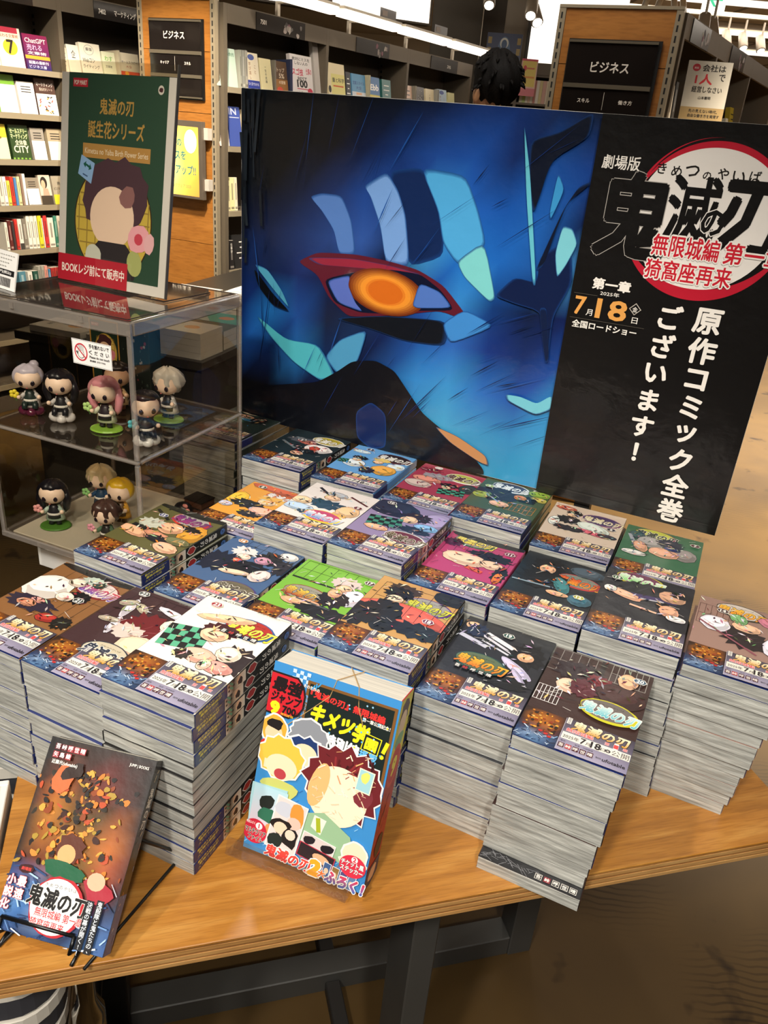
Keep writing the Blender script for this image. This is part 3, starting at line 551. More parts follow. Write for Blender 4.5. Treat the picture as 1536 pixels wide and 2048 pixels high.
def band_art():
    a = Art(clip=(0, 0, 112.9, 62)); W = 113
    a.grid(0, 0, 43, 51.5, ['1c1410 402410 6c3c14 5c3010 20140e', '301a0e 9c5c1c b06820 8c4c18 3a1e10', '241610 7c4418 a05a1c a8642c 2c1812', '1c2840 48404c 5c3c34 6c3428 2c2430', '24406c 7c94b4 5c7898 50688c 2c3c5c', '1c2c50 30507c 4c7098 2c4468 1c2844'])
    rd = random.Random(4)
    for i in range(60):
        x, y = rd.uniform(6, 37), rd.uniform(20, 48); a.ell(x, y, rd.uniform(.8, 2.6), rd.uniform(.8, 2), rd.choice(['c87c24', 'e0a038', '2a1810', '8c3818', '5c3814', '1c120c', 'd8b060']), 0, 7, .2)
    for i in range(40):
        x, y = rd.uniform(1, 42), rd.uniform(1, 19); a.rrect(x, y, rd.uniform(2, 7), rd.uniform(.5, 1.2), rd.uniform(-40, 60), rd.choice(['c8d8e8', '7ca4cc', '24406c', '141c34', 'a8c0d8']))
    for x, y in ((30, 16), (34, 13), (24, 18)): a.ell(x, y, 2.6, 1.4, 'c02c24', 0, 9, .2)
    a.grid(43, 0, W, 51.5, ['3a3644 46424e 4c4652 3c3844', '5c5668 6c6678 6a6474 565062', '8c869c 948ea4 8c869c 787288', 'a49eb4 a8a2b8 a09ab0 8c86a0'])
    a.rect(43, 0, 43.5, 51.5, 'b8b4c0')
    a.rect(44.5, 43, 49, 53, 'e4e0d8'); a.vtext('劇場版', 46.8, 52.6, 2.9, '302c38', 3.1, .0)
    a.text('鬼滅の刃', 51, 36.5, 14.5, 'c89020', 56, .05, 0, 'l', .1, '2c1c14', .045, 'fff4d0')
    a.text('無限城編', 47, 31, 5.6, 'd83c3c', 27, .03, 0, 'l', 0, 'f4e8e8', .04)
    for cx, s in ((88, '第'), (97, '一'), (106, '章')): a.text(s, cx, 31, 4.2, 'd04848', 4.4, .03, 0, 'c', 0, 'f0e0e0', .04)
    a.rect(44.5, 18.2, 112.5, 29, 'ece6d8')
    a.text('2025年', 46, 20.2, 5.6, '242024', 16, .02); a.text('7', 63.5, 19.4, 8.4, '242024', 5, .04); a.text('月', 68.8, 20, 4.4, '242024', 4.4, .02); a.text('18', 74, 19.2, 8.8, '242024', 9.5, .05)
    a.text('日', 84, 20, 4.4, '242024', 4.4, .02); a.ell(91, 22.6, 2.6, 2.6, '242024', 0, 16); a.text('金', 91, 21.1, 2.9, 'f0ece0', 3, .0, 0, 'c'); a.text('公開', 94.5, 19.2, 8, '302c34', 17, .0)
    a.text('原作', 45.5, 13.5, 2.4, '3c3844', 5, .0); a.text('監督・外崎春雄', 60, 13.5, 2.2, '5c5868', 18, .0)
    for i, ch in enumerate('吾峠呼世晴'):
        a.rect(44.5 + i * 7.2, 4.6, 50.5 + i * 7.2, 11.6, '4a1c24' if i != 1 else 'b03c40'); a.text(ch, 45.1 + i * 7.2, 5.6, 4.8, 'f0e8e0', 4.8, .03)
    a.text('制作', 82, 6.6, 2.6, '3c3844', 5.4, .0); a.text('ufotable', 88.5, 5.6, 4.6, '26222c', 22, .03)
    return a
# meshes shared by every book -------------------------------------------------
TH = .0163
def book_profile(o, th):       # C-shaped jacket section, x-z
    return [(0, -o), (BWD - .0022, -o), (BWD + o, .0022), (BWD + o, th - .0022), (BWD - .0022, th + o), (0, th + o)]
def jacket(y0, y1, o, th, k=.00035):
    P = book_profile(o, th); Q = [(x - (k if i in (2, 3) else 0), z + (k if i < 2 else -k if i > 3 else (k * .3 if i == 2 else -k * .3))) for i, (x, z) in enumerate(P)]
    mb = MB(); n = 6; vs = []
    for y in (y0, y1):
        vs += [(x, y, z) for x, z in P] + [(x, y, z) for x, z in Q]
    fs = []
    for i in range(5):
        fs += [(i, i + 1, 12 + i + 1, 12 + i), (6 + i + 1, 6 + i, 18 + i, 18 + i + 1), (i + 1, i, 6 + i, 6 + i + 1), (12 + i, 12 + i + 1, 18 + i + 1, 18 + i)]
    fs += [(0, 12, 18, 6), (5, 11, 23, 17)]
    return mb.add(vs, fs)
def page_block(seed):
    rd = random.Random(seed); mb = MB(); nx, nz = 9, 4; vs = []
    for face, y in ((0, .0009), (1, BH - .0009)):
        for j in range(nz + 1):
            for i in range(nx + 1):
                vs.append((.0007 + (BWD - .0017) * i / nx, y + (rd.uniform(-.0014, -.0009) if face == 0 else 0), .0002 + (TH - .0004) * j / nz))
    N = (nx + 1) * (nz + 1); fs = []
    for j in range(nz):
        for i in range(nx):
            a = j * (nx + 1) + i; fs.append((a, a + 1, a + nx + 2, a + nx + 1)); fs.append((N + a + 1, N + a, N + a + nx + 1, N + a + nx + 2))
    for j in range(nz):
        a = j * (nx + 1); fs.append((a + nx + 1, N + a + nx + 1, N + a, a)); b = a + nx; fs.append((b, N + b, N + b + nx + 1, b + nx + 1))
    for i in range(nx):
        fs.append((i, N + i, N + i + 1, i + 1)); a = nz * (nx + 1) + i; fs.append((a + 1, N + a + 1, N + a, a))
    return mb.add(vs, fs).mesh('page_block', PAGES)
PB = [page_block(i) for i in range(6)]
FILM = dict(rough=.35, coat=.8, bump=.5, bscale=50)
NAVY = pmat('paper_band_navy', '1e2a64', **FILM)
BAND = jacket(.0002, .0515, .00012, TH).mesh('paper_band', NAVY)
JK = {}
def jmesh(c):
    if c not in JK: JK[c] = jacket(.0004, BH, 0, TH).mesh('jacket', pmat('jacket_' + c, c, **FILM))
    return JK[c]
BANDP = band_art().obj('b', PR, 'mesh'); BANDP.name = 'band_print'
def spine_art():
    a = Art(); a.rect(.8, .4, 15.5, 51, '1e2a64')
    a.text('動かないヒーロー', 4.5, 6, 3.2, 'e8dc50', 40, .03, 90); a.text('最強の物語が', 8.8, 8, 3.2, 'e8dc50', 34, .03, 90)
    a.text('大ヒット公開', 13.2, 6, 3, 'd8cc60', 30, .0, 90)
    a.rect(.8, 51.6, 15.5, 175, '141414'); a.grid(.8, 51.6, 15.5, 84, ['e8e0d0 f0e8d8', 'e8c8a8 f0dcc0', '2a1c1c 6c5c4c', 'c8a088 e8e0d0'])
    for i in range(4):
        for j in range(4):
            if (i + j) % 2: a.rect(1 + i * 2.6, 53 + j * 2.8, 3.6 + i * 2.6, 55.8 + j * 2.8, '4c9c7c' if j % 3 else '141614')
    a.ell(7, 72, 4.4, 4.6, 'e8bc94', 0, 12, .1); a.ell(9.5, 74, 4.6, 4.2, '2a1618', 0, 14, .2)
    a.poly([(2, 92), (8, 86), (14, 92), (14, 100), (8, 106), (2, 100)], 'e8e4dc'); a.poly([(3, 92.5), (8, 87.5), (13, 92.5), (13, 99.5), (8, 104.5), (3, 99.5)], 'a82c2c')
    a.vtext('鬼滅の刃', 8.2, 152, 8.6, 'f0ece4', 9.6, .03); a.vtext('吾峠呼世晴', 8.2, 111.5, 1.6, 'c8c0b8', 1.6, .0)
    a.ell(8.2, 164, 4.4, 5.2, '3c6cb0', 0, 16); a.text('JC', 8.2, 161.5, 4.6, '141414', None, .04, 0, 'c')
    return a
SPINEP = spine_art().obj('s', PR, 'mesh'); SPINEP.name = 'spine_print'
SPM = basis((0, 0, -1), (0, 1, 0), (1, 0, 0), (BWD + .0003, 0, TH))
JCOL = {v: ('1c1a1a' if COV[v][0] > 'c' else COV[v][0]) for v in VOL}
FOOT = Art(); FOOT.rect(1, .6, 112, 40, '16161a'); rd = random.Random(8)
for q in range(30): FOOT.rrect(rd.uniform(4, 60), rd.uniform(2, 14), rd.uniform(4, 14), .4, rd.uniform(-50, 50), '8c8c90')
for i, ch in enumerate('吾峠呼世晴'): FOOT.rect(62 + i * 9.4, 3, 69.6 + i * 9.4, 10.6, 'd8d4cc' if i != 1 else '5c1c24'); FOOT.rect(62.6 + i * 9.4, 3.6, 69 + i * 9.4, 10, '1c1a1c' if i != 1 else '8c2430'); FOOT.text(ch, 63.4 + i * 9.4, 4.4, 4.8, 'f0ece4', 4.8, .04)
# stacks that show their spines: how many from the top, then reversed, then the rest
FLIP = {23: (4, 10), 15: (2, 6), 10: (2, 5), 18: (2, 4), 2: (2, 3), 9: (20, 20)}
DRIFT = {14: (-.022, .012), 20: (-.010, .004), 13: (.01, -.004), 23: (-.003, -.006), 19: (-.006, .002), 9: (.001, .002), 15: (.010, -.004)}
ORD = ['topmost', 'second', 'third', 'fourth', 'fifth', 'sixth', 'seventh', 'eighth', 'ninth', 'tenth', 'eleventh', 'twelfth', 'thirteenth']
for v, (x, y, z, yaw, n) in VOL.items():
    look = COV[v][8]; t = z / n; rd = random.Random(100 + v); dx, dy = DRIFT.get(v, (0, 0)); fl = FLIP.get(v, (99, 99)); steps = [0]
    off = 0
    jm = jmesh(JCOL[v])
    for k in range(n):
        u = k / max(1, n - 1)
        if k == 0: jx = jy = ja = 0
        else: jx = rd.uniform(-.0012, .0012); jy = rd.uniform(-.0024, .0016); ja = rd.uniform(-.6, .6)
        if v == 20 and k == n - 1: jx, jy, ja = .001, -.016, .4
        m = T(x, y, z - (k + 1) * t) @ RZ(yaw + ja) @ T(jx + dx * u, jy + dy * u, 0)
        m = m @ Matrix.Diagonal((1, 1, (t - .00035) / TH, 1))
        rev = fl[0] <= k < fl[1]
        if rev: m = m @ T(BWD, BH, 0) @ RZ(180)
        lab = ('comic numbered %d with %s, topmost of its stack' % (v, look)) if k == 0 else '%s comic from the top, under the %s' % (ORD[k], look)
        b = empty('manga_volume', m, lab, 'book', 'comics in the stack of volume %d' % v)
        link('page_block', PB[(k * 5 + v) % 6], b); link('jacket', jm, b)
        if (k == 0 or v in (23, 15, 10, 18, 2, 9, 22, 21) or (k * 7 + v) % 3 == 0) and not (v == 20 and k == n - 1): link('paper_band', BAND, b)
        if k == 0:
            cover_art(v).obj('cover_print', PR, b, T(0, 0, TH + .00002)); link('band_print', BANDP, b, T(0, 0, TH + .0011))
        elif (v in (14, 13, 20, 19) and k in (1, 2)): link('band_print', BANDP, b, T(0, 0, TH + .0001))
        if v == 20 and k == n - 1: FOOT.obj('cover_print', PR, b, T(0, 0, TH + .00003))
        if v in (23, 22, 15, 16, 18, 10, 9, 2, 8) and not rev and (v in (23, 2, 10, 18) or k < 3): link('spine_print', SPINEP, b, SPM)
# the odd book pulled forward at the foot of stack 20
# ================================================================== SIGN BOARD behind the books
def edir(a): a = R_(a); return Vector((math.cos(a), math.sin(a), 0)), Vector((-math.sin(a), math.cos(a), 0))
UP = Vector((0, 0, 1))
e, n = edir(YB)
MBD = basis(e, UP, -n, e * -.829 + n * 1.187 + UP * .207)
bd = empty('poster_board', MBD, 'big blue and black glossy film poster board standing behind the manga stacks', 'poster')
MB().box(-.006, 0, -.006, .857, .552, 0).obj('foam_board', pmat('foam_core', 'e4dfd4', .7), bd)
MB().box(.24, -.207, -.03, .265, .5, -.008).obj('post', STEELD, bd); MB().box(.64, -.207, -.03, .665, .5, -.008).obj('post', STEELD, bd)
PSH=[("4f76b6",[(132,400),(152,407),(186,407),(205,374),(215,327),(187,323),(176,357),(153,383)]),
("0e2450",[(270,449),(324,458),(357,405),(368,345),(314,323),(299,392)]),
("6f98d0",[(229,425),(264,447),(284,424),(299,392),(312,323),(273,322),(260,373),(240,413)]),
("4aa0d4",[(324,458),(392,454),(416,411),(434,367),(396,335),(369,362),(357,405)]),
("78c8c8",[(396,335),(434,367),(461,293),(453,286),(410,315)]),
("581828",[(109,298),(147,318),(222,324),(281,321),(331,315),(377,297),(422,256),(415,251),(374,258),(314,242),(255,229),(211,222),(173,247),(149,282)]),
("8c2438",[(134,307),(214,316),(282,314),(332,308),(282,307),(214,303),(157,299)]),
("0a1028",[(161,276),(215,295),(282,309),(336,309),(374,289),(400,262),(338,252),(280,238),(233,232),(183,241)]),
("5468b4",[(170,274),(211,288),(208,272),(223,247),(237,236),(192,243)]),
("4c70b8",[(337,294),(371,286),(393,266),(337,257),(329,260)]),
("0c1018",[(193,215),(272,232),(384,243),(384,205),(318,201),(256,210)]),
("3c84c8",[(417,265),(466,249),(400,211),(384,239)]),
("4c9cb8",[(24,281),(51,276),(80,245),(95,219),(66,243)]),
("06090f",[(22,276),(61,238),(96,213),(62,218),(32,246)]),
("48a8b4",[(32,193),(92,161),(155,164),(190,116),(162,104),(108,126),(63,160)]),
("4890b8",[(174,147),(200,180),(248,204),(234,149),(199,122)]),
("080a12",[(0,51),(70,75),(158,97),(199,126),(225,148),(269,158),(306,147),(335,116),(364,85),(397,67),(446,45),(484,12),(486,0),(0,0)]),
("0c2050",[(241,58),(267,81),(295,66),(300,10),(274,1),(246,15)]),
("c08858",[(392,66),(432,58),(483,37),(489,22),(474,24),(421,45)]),
("0a1a40",[(467,296),(492,325),(525,322),(523,358),(560,383),(573,329),(554,281),(558,218),(537,285),(497,290)]),
("0a1224",[(486,511),(524,523),(562,549),(561,520),(517,490),(505,421),(492,457)]),
("0a1328",[(578,465),(550,438),(540,399),(531,353),(521,345),(545,425),(560,455)]),
("78c4d0",[(549,404),(563,402),(573,384),(562,354),(553,337),(545,368)]),
("3890c8",[(530,473),(542,453),(530,414),(527,423)]),
("60b8c8",[(472,528),(490,469),(522,328),(517,327),(490,438)]),
("70c0d0",[(506,147),(528,148),(555,142),(575,160),(577,139),(555,125),(510,138)]),
("0a1a3c",[(535,285),(546,287),(561,218),(557,210)])]
def soft(c0, c1, t): return '%02x%02x%02x' % tuple(int(int(c0[i:i + 2], 16) * (1 - t) + int(c1[i:i + 2], 16) * t) for i in (0, 2, 4))
a = Art(step=.00005, clip=(-5.5, .5, 856.5, 551.5))
a.grid(-5.5, .5, 578, 551.5, [
 '18202a 101418 0a0c10 0a0c12 0c1018 0c1424 101c3c 14306c 123070 0f2858 0c1830',
 '141a20 0c0c0e 0a0a0c 0a0a10 0e1a3c 12306c 1a4490 184a9c 0e2860 154a98 143c88',
 '121820 0a0c10 101830 142858 1c4088 143070 2a70b8 1c58b0 1450a4 1a58a8 0a1c48',
 '121a34 101c3c 182c5c 203c78 2c5098 0c1838 3888c0 1c68bc 1a60b4 185098 3878b0',
 '10285c 0e2048 18285c 101c40 101c40 101c40 1c4490 3080c4 0c3470 0a1838 0a1c50',
 '0e2c70 1c64a8 1a4488 101c38 14284c 0e2050 1c4c98 2a60b0 123078 102860 14408c',
 '184c9c 0c2458 1c5c98 0c2450 0a1838 184480 2c80c4 348cc8 2468b8 1a4ca0 3088c4',
 '0a0c10 0a0c14 0a1028 0a1030 080a14 0c1430 3488b8 409cc8 3c90c0 3488bc 3c98c8',
 '0a0c10 0a1024 0a1030 081030 101030 281838 1c4880 3c98c0 4098c0 3090bc 3c90c0'])
for c, p in PSH:
    p = [((q[0] * .86 + r_[0] * .14), (q[1] * .86 + r_[1] * .14)) if k_ else ((o[0] * .14 + q[0] * .86), (o[1] * .14 + q[1] * .86)) for o, q, r_ in zip(p[-1:] + p[:-1], p, p[1:] + p[:1]) for k_ in (0, 1)]; p = chaikin(p, 1)
    cx = sum(q[0] for q in p) / len(p); cy = sum(q[1] for q in p) / len(p)
    for q, t in ((1.09, .75), (1.06, .5), (1.03, .25)):
        if c not in ('080a12', '581828', '0a1028'): a.poly([(cx + (x - cx) * q, cy + (y - cy) * q) for x, y in p], soft(c, '143c78', t))
    a.poly(p, c)
    if c == '0a1028':     # warm lens shaped glow, plain colours only
        for k in range(9):
            t = k / 8; a.ell(277, 272, 70 * (1 - t * .55), 36 * (1 - t * .5), soft('6c2c10', 'e89430', min(1, t * 1.5)) if t < .7 else soft('e89430', 'c86018', (t - .7) * 3), -4, 28)
rd = random.Random(9)
for k in range(70):                                 # fine streaks that follow the broad bands
    x, y = rd.uniform(20, 560), rd.uniform(70, 530); g = 60 - (x - 280) * .12 + rd.uniform(-12, 12); c_ = rd.choice(['0a1838', '0c2458', '103070', '1c4c94', '0c1c48'])
    L_, w_ = rd.uniform(14, 60), rd.uniform(.3, 1.1); ca, sa = math.cos(R_(g)), math.sin(R_(g))
    if not (110 < x < 420 and 225 < y < 325): a.poly([(x - L_ * ca, y - L_ * sa), (x + w_ * sa, y - w_ * ca), (x + L_ * ca, y + L_ * sa), (x - w_ * sa, y + w_ * ca)], c_)
for k in range(14): x = rd.uniform(1, 40); a.rrect(x, rd.uniform(300, 540), rd.uniform(2, 8), rd.uniform(30, 120), rd.uniform(-6, 6), rd.choice(['1c242c', '242c34', '161c24']))
a.rect(578, .5, 856.5, 551.5, '100e0d')
# title block
a.ell(736, 436, 92, 90, 'e8e2da', 0, 60)
a.ring(736, 436, 99, 98, 12, 'b81c30', 8, 172, 60, True); a.ring(738, 432, 103, 100, 15, 'b81c30', 200, 345, 60, True)
a.ring(738, 440, 96, 94, 4, '14100f', 20, 150, 50, True); a.ring(741, 434, 100, 92, 5, '9c1828', -30, 60, 40, True)
a.text('劇場版', 589, 486, 17, 'ece6dc', 50, .02)
for i, ch in enumerate('きめつのやいば'): a.text(ch, 668 + i * 19.2, 486 - (i % 2) * 2, 13 if ch != 'の' else 9, '1c1815', None, .02, 0, 'c')
def big(t, x, y, h, w, c, off, o=None): a.text(t, x, y, h, c, w, off)
a.text('鬼', 598, 378, 104, 'a8a29a', 94, .062); a.text('鬼', 598, 378, 104, '100e0d', 94, .05)
a.text('滅', 686, 402, 84, '100e0d', 64, .036); a.text('の', 733, 418, 30, 'e8e2da', 27, .09); a.text('の', 733, 418, 30, '100e0d', 27, .045)
a.text('刃', 754, 400, 84, '100e0d', 74, .05)
a.text('無限城編', 677, 385, 27, 'c41f30', 86, .03, 0, 'l', 0, 'ece6dc', .07); a.text('第一章', 770, 385, 27, 'c41f30', 74, .03, 0, 'l', 0, 'ece6dc', .07)
a.text('猗窩座再来', 674, 354, 26, 'c41f30', 112, .03, 0, 'l', 0, 'ece6dc', .07)
a.text('第一章', 607, 329, 15, 'ece6dc', 53, .05); a.text('2025年', 620, 321, 6, 'ece6dc', 27, .01)
a.rect(583, 319, 617, 319.5, '5c564c'); a.rect(583, 284, 690, 284.5, '5c564c')
a.text('7', 587, 290, 25, 'dc9c50', 15, .03); a.text('月', 605, 290, 9, 'ece6dc', 9, .01); a.text('18', 619, 289, 27, 'dc9c50', 42, .035); a.text('日', 671, 289, 8.5, 'ece6dc', 8, .01)
a.poly([(664, 309), (672.5, 317.5), (681, 309), (672.5, 300.5)], 'b8b0a4'); a.poly([(665.4, 309), (672.5, 316.1), (679.6, 309), (672.5, 301.9)], '100e0d'); a.text('金', 672.5, 305, 7, 'ece6dc', 7, .01, 0, 'c')
a.text('全国ロードショー', 588, 271, 10.5, 'ece6dc', 93, .04)
a.vtext('原作コミック全巻', 771, 328, 36, 'ece6dc', 40.5, .045, 2.2); a.vtext('ございます！', 722, 326, 34, 'ece6dc', 40.5, .045, -1)
a.rect(578, 15, 856.5, 15.5, '2c2a27')
a.obj('printed_sheet', PRP, bd, T(0, 0, .0002))

# ================================================================== CLEAR DISPLAY CASE
CY = -21.5; ce_, cn = edir(CY); CA = Vector((-.344, .991, 0))
MC = T(CA.x, CA.y, 0) @ RZ(CY)               # local x runs along the front (negative = left), y is depth
CW, CD, CZ0, CZ1 = .283, .262, .0845, .471; CZM = .278
cs = empty('display_case', MC @ T(-CW / 2, CD / 2, CZ0), 'two tier clear acrylic display case holding figurines left of the manga', 'display case')
MI = T(CW / 2, -CD / 2, -CZ0)
def cbox(nm, b, mt, bev=0): o = MB().box(*b).obj(nm, mt, cs, MI, bevel=bev); return o
r = .0075
for x in (-CW, -r):
    for y in (0, CD - r):
        cbox('upright', (x, y, CZ0, x + r, y + r, CZM - .006), ACRF, .002); cbox('upright', (x, y, CZM, x + r, y + r, CZ1 - .012), ACRF, .002)
for z0, z1 in ((CZ0, CZ0 + .011), (CZM - .006, CZM), (CZ1 - .020, CZ1 - .001)):
    for y in (-.0006, CD - r + .0006): cbox('rail', (-CW, y, z0, 0, y + r, z1), ACRF, .002)
    for x in (-CW - .0006, -r + .0006): cbox('rail', (x, r, z0, x + r, CD - r, z1), ACRF, .002)
cbox('mid_shelf', (-CW + r, r, CZM - .003, -r, CD - r, CZM - .0005), SMOKE)
cbox('lid', (-CW + .004, .004, CZ1 - .003, -.004, CD - .004, CZ1), SMOKE, .001)
LN = pmat('dark_lid_edge', '241c18', .4)
for b in ((-CW + .010, .010, CZ1, -.010, .0112, CZ1 + .0006), (-CW + .010, CD - .0112, CZ1, -.010, CD - .010, CZ1 + .0006), (-.0112, .0112, CZ1, -.010, CD - .0112, CZ1 + .0006), (-CW + .010, .0112, CZ1, -CW + .0112, CD - .0112, CZ1 + .0006)): cbox('lid_edge', b, LN)
for z0, z1 in ((CZ0 + .011, CZM - .006), (CZM, CZ1 - .020)):
    cbox('front_pane', (-CW + r, .002, z0, -r, .0035, z1), ACR); cbox('side_pane', (-.0035, r, z0, -.002, CD - r, z1), ACR); cbox('side_pane', (-CW + .002, r, z0, -CW + .0035, CD - r, z1), ACR)
cbox('back_pane', (-CW + r, CD - .0035, CZ0 + .011, -r, CD - .002, CZ1 - .020), ACR)
cbox('floor_tray', (-CW + .012, .012, CZ0, -.010, CD - .010, CZ0 + .0075), pmat('cream_tray', 'b9b09c', .6, bump=.3, bscale=18), .001)
for x in (-.20, -.08): cbox('latch', (x, -.003, CZ1 - .012, x + .006, .000, CZ1 - .004), ACRF)
# white box under the case
wb = empty('white_box', MC @ T(-.14, .15, 0), 'white cardboard box under the clear display case', 'box')
MB().box(-.14, -.088, .0005, .12, .10, .079).obj('box_body', CARD, wb, bevel=.002); MB().box(-.142, -.09, .0795, .122, .102, .0838).obj('box_lid', CARD, wb, bevel=.001)

# figurines: plain generic chibi figures -----------------------------------------------------
def fig(x, y, z, yaw, label, hair, cloth, base=None, coat=None, style='spiky', skin='fadcc2', flower=None, sc=1.0, sit=False, seat=None, tip=None):
    m = MC @ T(x, y, z) @ RZ(yaw + 24) @ Matrix.Scale(sc, 4)
    o = empty('figurine', m, label, 'figurine', 'chibi figurines in the clear case')
    HM = pmat('fig_' + hair, hair, .35, coat=.3); CM = pmat('fig_' + cloth, cloth, .4, coat=.2); SM = pmat('fig_' + skin, skin, .45)
    b0 = 0
    if base: MB().lathe([(.020, .0003), (.0215, .0015), (.0205, .0035), (.019, .0038)], 22, None, 1.15, .95).obj('base', pmat('fig_' + base, base, .35, coat=.3), o, smooth=False); b0 = .0039
    if seat:
        g = MB()
        for q in ((-.010, 0, .009, .011), (.010, 0, .008, .010), (0, .006, .010, .012), (0, -.006, .007, .009)): g.ball((q[0], q[1], b0 + q[2]), q[3], q[3], q[2], 12)
        g.obj('seat', pmat('fig_' + seat, seat, .2, coat=.6), o, smooth=True); b0 += .012
    hz = b0 + (.040 if not sit else .034)
    lg = MB()
    for s in (-1, 1):
        if sit: lg.tube([(s * .005, .002, b0 + .008), (s * .008, -.010, b0 + .010), (s * .008, -.014, b0 + .003)], [.005, .0048, .0042], 8)
        else: lg.tube([(s * .0052, 0, b0 + .018), (s * .0056, 0, b0 + .006), (s * .0058, -.002, b0 + .0012)], [.0052, .0042, .0046], 8)
    lg.obj('legs', CM, o, smooth=True)
    MB().lathe([(.003, hz - .030), (.0115, hz - .027), (.0105, hz - .017), (.0075, hz - .008), (.004, hz - .003)], 14, None, 1, .8).obj('torso', CM, o, smooth=True)
    MB().lathe([(.0112, hz - .0205), (.0114, hz - .0185), (.0108, hz - .0172)], 14, None, 1, .82).obj('belt', WHITEP, o)
    ar = MB()
    for s in (-1, 1): ar.tube([(s * .008, 0, hz - .010), (s * .0145, -.004, hz - .016), (s * .015, -.010, hz - .013)], [.0035, .0037, .003], 8)
    ar.obj('sleeves', pmat('fig_' + (coat or cloth), coat or cloth, .4), o, smooth=True)
    hd = MB()
    for s in (-1, 1): hd.ball((s * .015, -.0115, hz - .012), .0036, .0036, .0036, 8)
    hd.obj('hands', SM, o, smooth=True)
    if coat: MB().lathe([(.0155, hz - .031), (.0125, hz - .018), (.0085, hz - .006)], 12, Matrix.Translation((0, .0035, 0)), 1, .75).obj('coat', pmat('fig_' + coat, coat, .4), o, smooth=True)
    hc = hz + .016
    MB().ball((0, 0, hc), .0205, .0185, .0175, 20).obj('head', SM, o, smooth=True)
    for s in (-1, 1):
        MB().ball((s * .0085, -.0162, hc - .004), .0036, .0016, .0044, 10).obj('eye', pmat('fig_eye', '241c24', .2), o, smooth=True)
    MB().ball((0, -.0178, hc - .0115), .0018, .0008, .0009, 8).obj('mouth', pmat('fig_mouth', 'b86058', .4), o)
    def hf(d):
        q = 1.0
        if d.y < -.35 and d.z < .38: q = .78
        if style == 'spiky': q += .16 * max(0, math.sin(9 * math.atan2(d.y, d.x)) * math.sin(7 * d.z)) + (.17 if (int((math.atan2(d.x, d.y) + 3.2) * 3) % 2) and d.z > -.2 else 0)
        elif style == 'long': q += .05 * math.sin(8 * math.atan2(d.y, d.x))
        else: q += .04 * math.sin(6 * math.atan2(d.y, d.x))
        return q
    MB().ball((0, .0022, hc + .003), .0228, .0216, .0195, 26, None, hf).obj('hair', HM, o, smooth=True)
    if style == 'long':
        lh = MB()
        for s in (-1, 1): lh.tube([(s * .018, .004, hc + .004), (s * .0215, .004, hc - .012), (s * .018, .005, hz - .012), (s * .016, .006, hz - .020)], [.006, .0066, .0055, .001], 8)
        lh.tube([(0, .012, hc), (0, .018, hc - .016), (0, .016, hz - .018)], [.012, .011, .003], 8)
        lh.obj('hair_lock', pmat('fig_' + (tip or hair), tip or hair, .35, coat=.3), o, smooth=True)
    if style == 'bun': MB().ball((.008, .014, hc + .018), .008, .008, .0075, 10).obj('hair_bun', HM, o, smooth=True)
    if flower:
        fl = MB()
        for k in range(5): q = 2 * math.pi * k / 5; fl.ball((-.021 + .0042 * math.cos(q), -.013, hz - .006 + .0042 * math.sin(q)), .0036, .0018, .0036, 8)
        fl.obj('flower', pmat('fig_' + flower, flower, .4), o, smooth=True)
        MB().tube([(-.021, -.012, hz - .009), (-.019, -.010, hz - .018)], .0009, 6).obj('stem', pmat('fig_4c8038', '4c8038', .5), o)
    return o
Z1, Z0 = CZM + .0001, CZ0 + .0077
fig(-.250, .060, Z1, 12, 'figurine with silver hair in a bun holding yellow tulips, upper tier left', 'c4bcc8', '1c2c28', None, 'e4e0dc', 'bun', flower='f0dc38', sit=True, seat='5c2038', sc=.95)
fig(-.193, .064, Z1, 5, 'black long haired figurine in a striped white coat, upper tier', '17151a', '1b1a1e', None, 'dcd8d4', 'long', sit=True, seat='d8d4d0', sc=.97)
fig(-.119, .075, Z1, -8, 'pink and lime haired figurine on a green base, upper tier', 'f0a0a8', '2a2028', '8cbc44', 'e0e4c8', 'long', flower='b8e088', tip='e89aa4')
fig(-.030, .058, Z1, 25, 'dark haired figurine seated on a white cloud behind the corner post', '1a181c', '15181f', None, '28343c', 'round', sit=True, seat='e8e8e4', flower='5cbcc8', sc=.98)
fig(-.072, .162, Z1, -20, 'spiky white haired figurine on a green base, upper tier right', 'd2cec2', '1c1f24', '86b040', 'e4e0d8', 'spiky', flower='e06878')
fig(-.165, .158, Z1, 0, 'brown figurine with short dark hair, behind the pink haired one', '241c18', '6c4030', None, 'c8a878', 'round', skin='d8ae8c', flower='a83038', sc=1.0)
fig(-.226, .058, Z0, 5, 'black haired figurine with pink blossoms on a dark green base, lower tier', '16141a', '1d1c22', '4c7c2c', 'c4dccc', 'long', flower='f0a8a4')
fig(-.212, .150, Z0, -5, 'cream capped figurine with blue clothes, at the back of the lower tier', 'e0cfa4', '24405c', None, '2c4c70', 'spiky', flower='8cc878', sc=.98)
fig(-.150, .127, Z0, -15, 'yellow haired figurine in an orange coat, lower tier', 'ecc030', '5c4428', None, 'e0a83c', 'round', flower='f0d8d0', sc=1.0)
fig(-.118, .056, Z0, -10, 'brown haired figurine with a pink flower, lower tier beside the corner', '4a342e', '2c2a28', None, '5c7c60', 'spiky', flower='eca0b4', sc=.92)
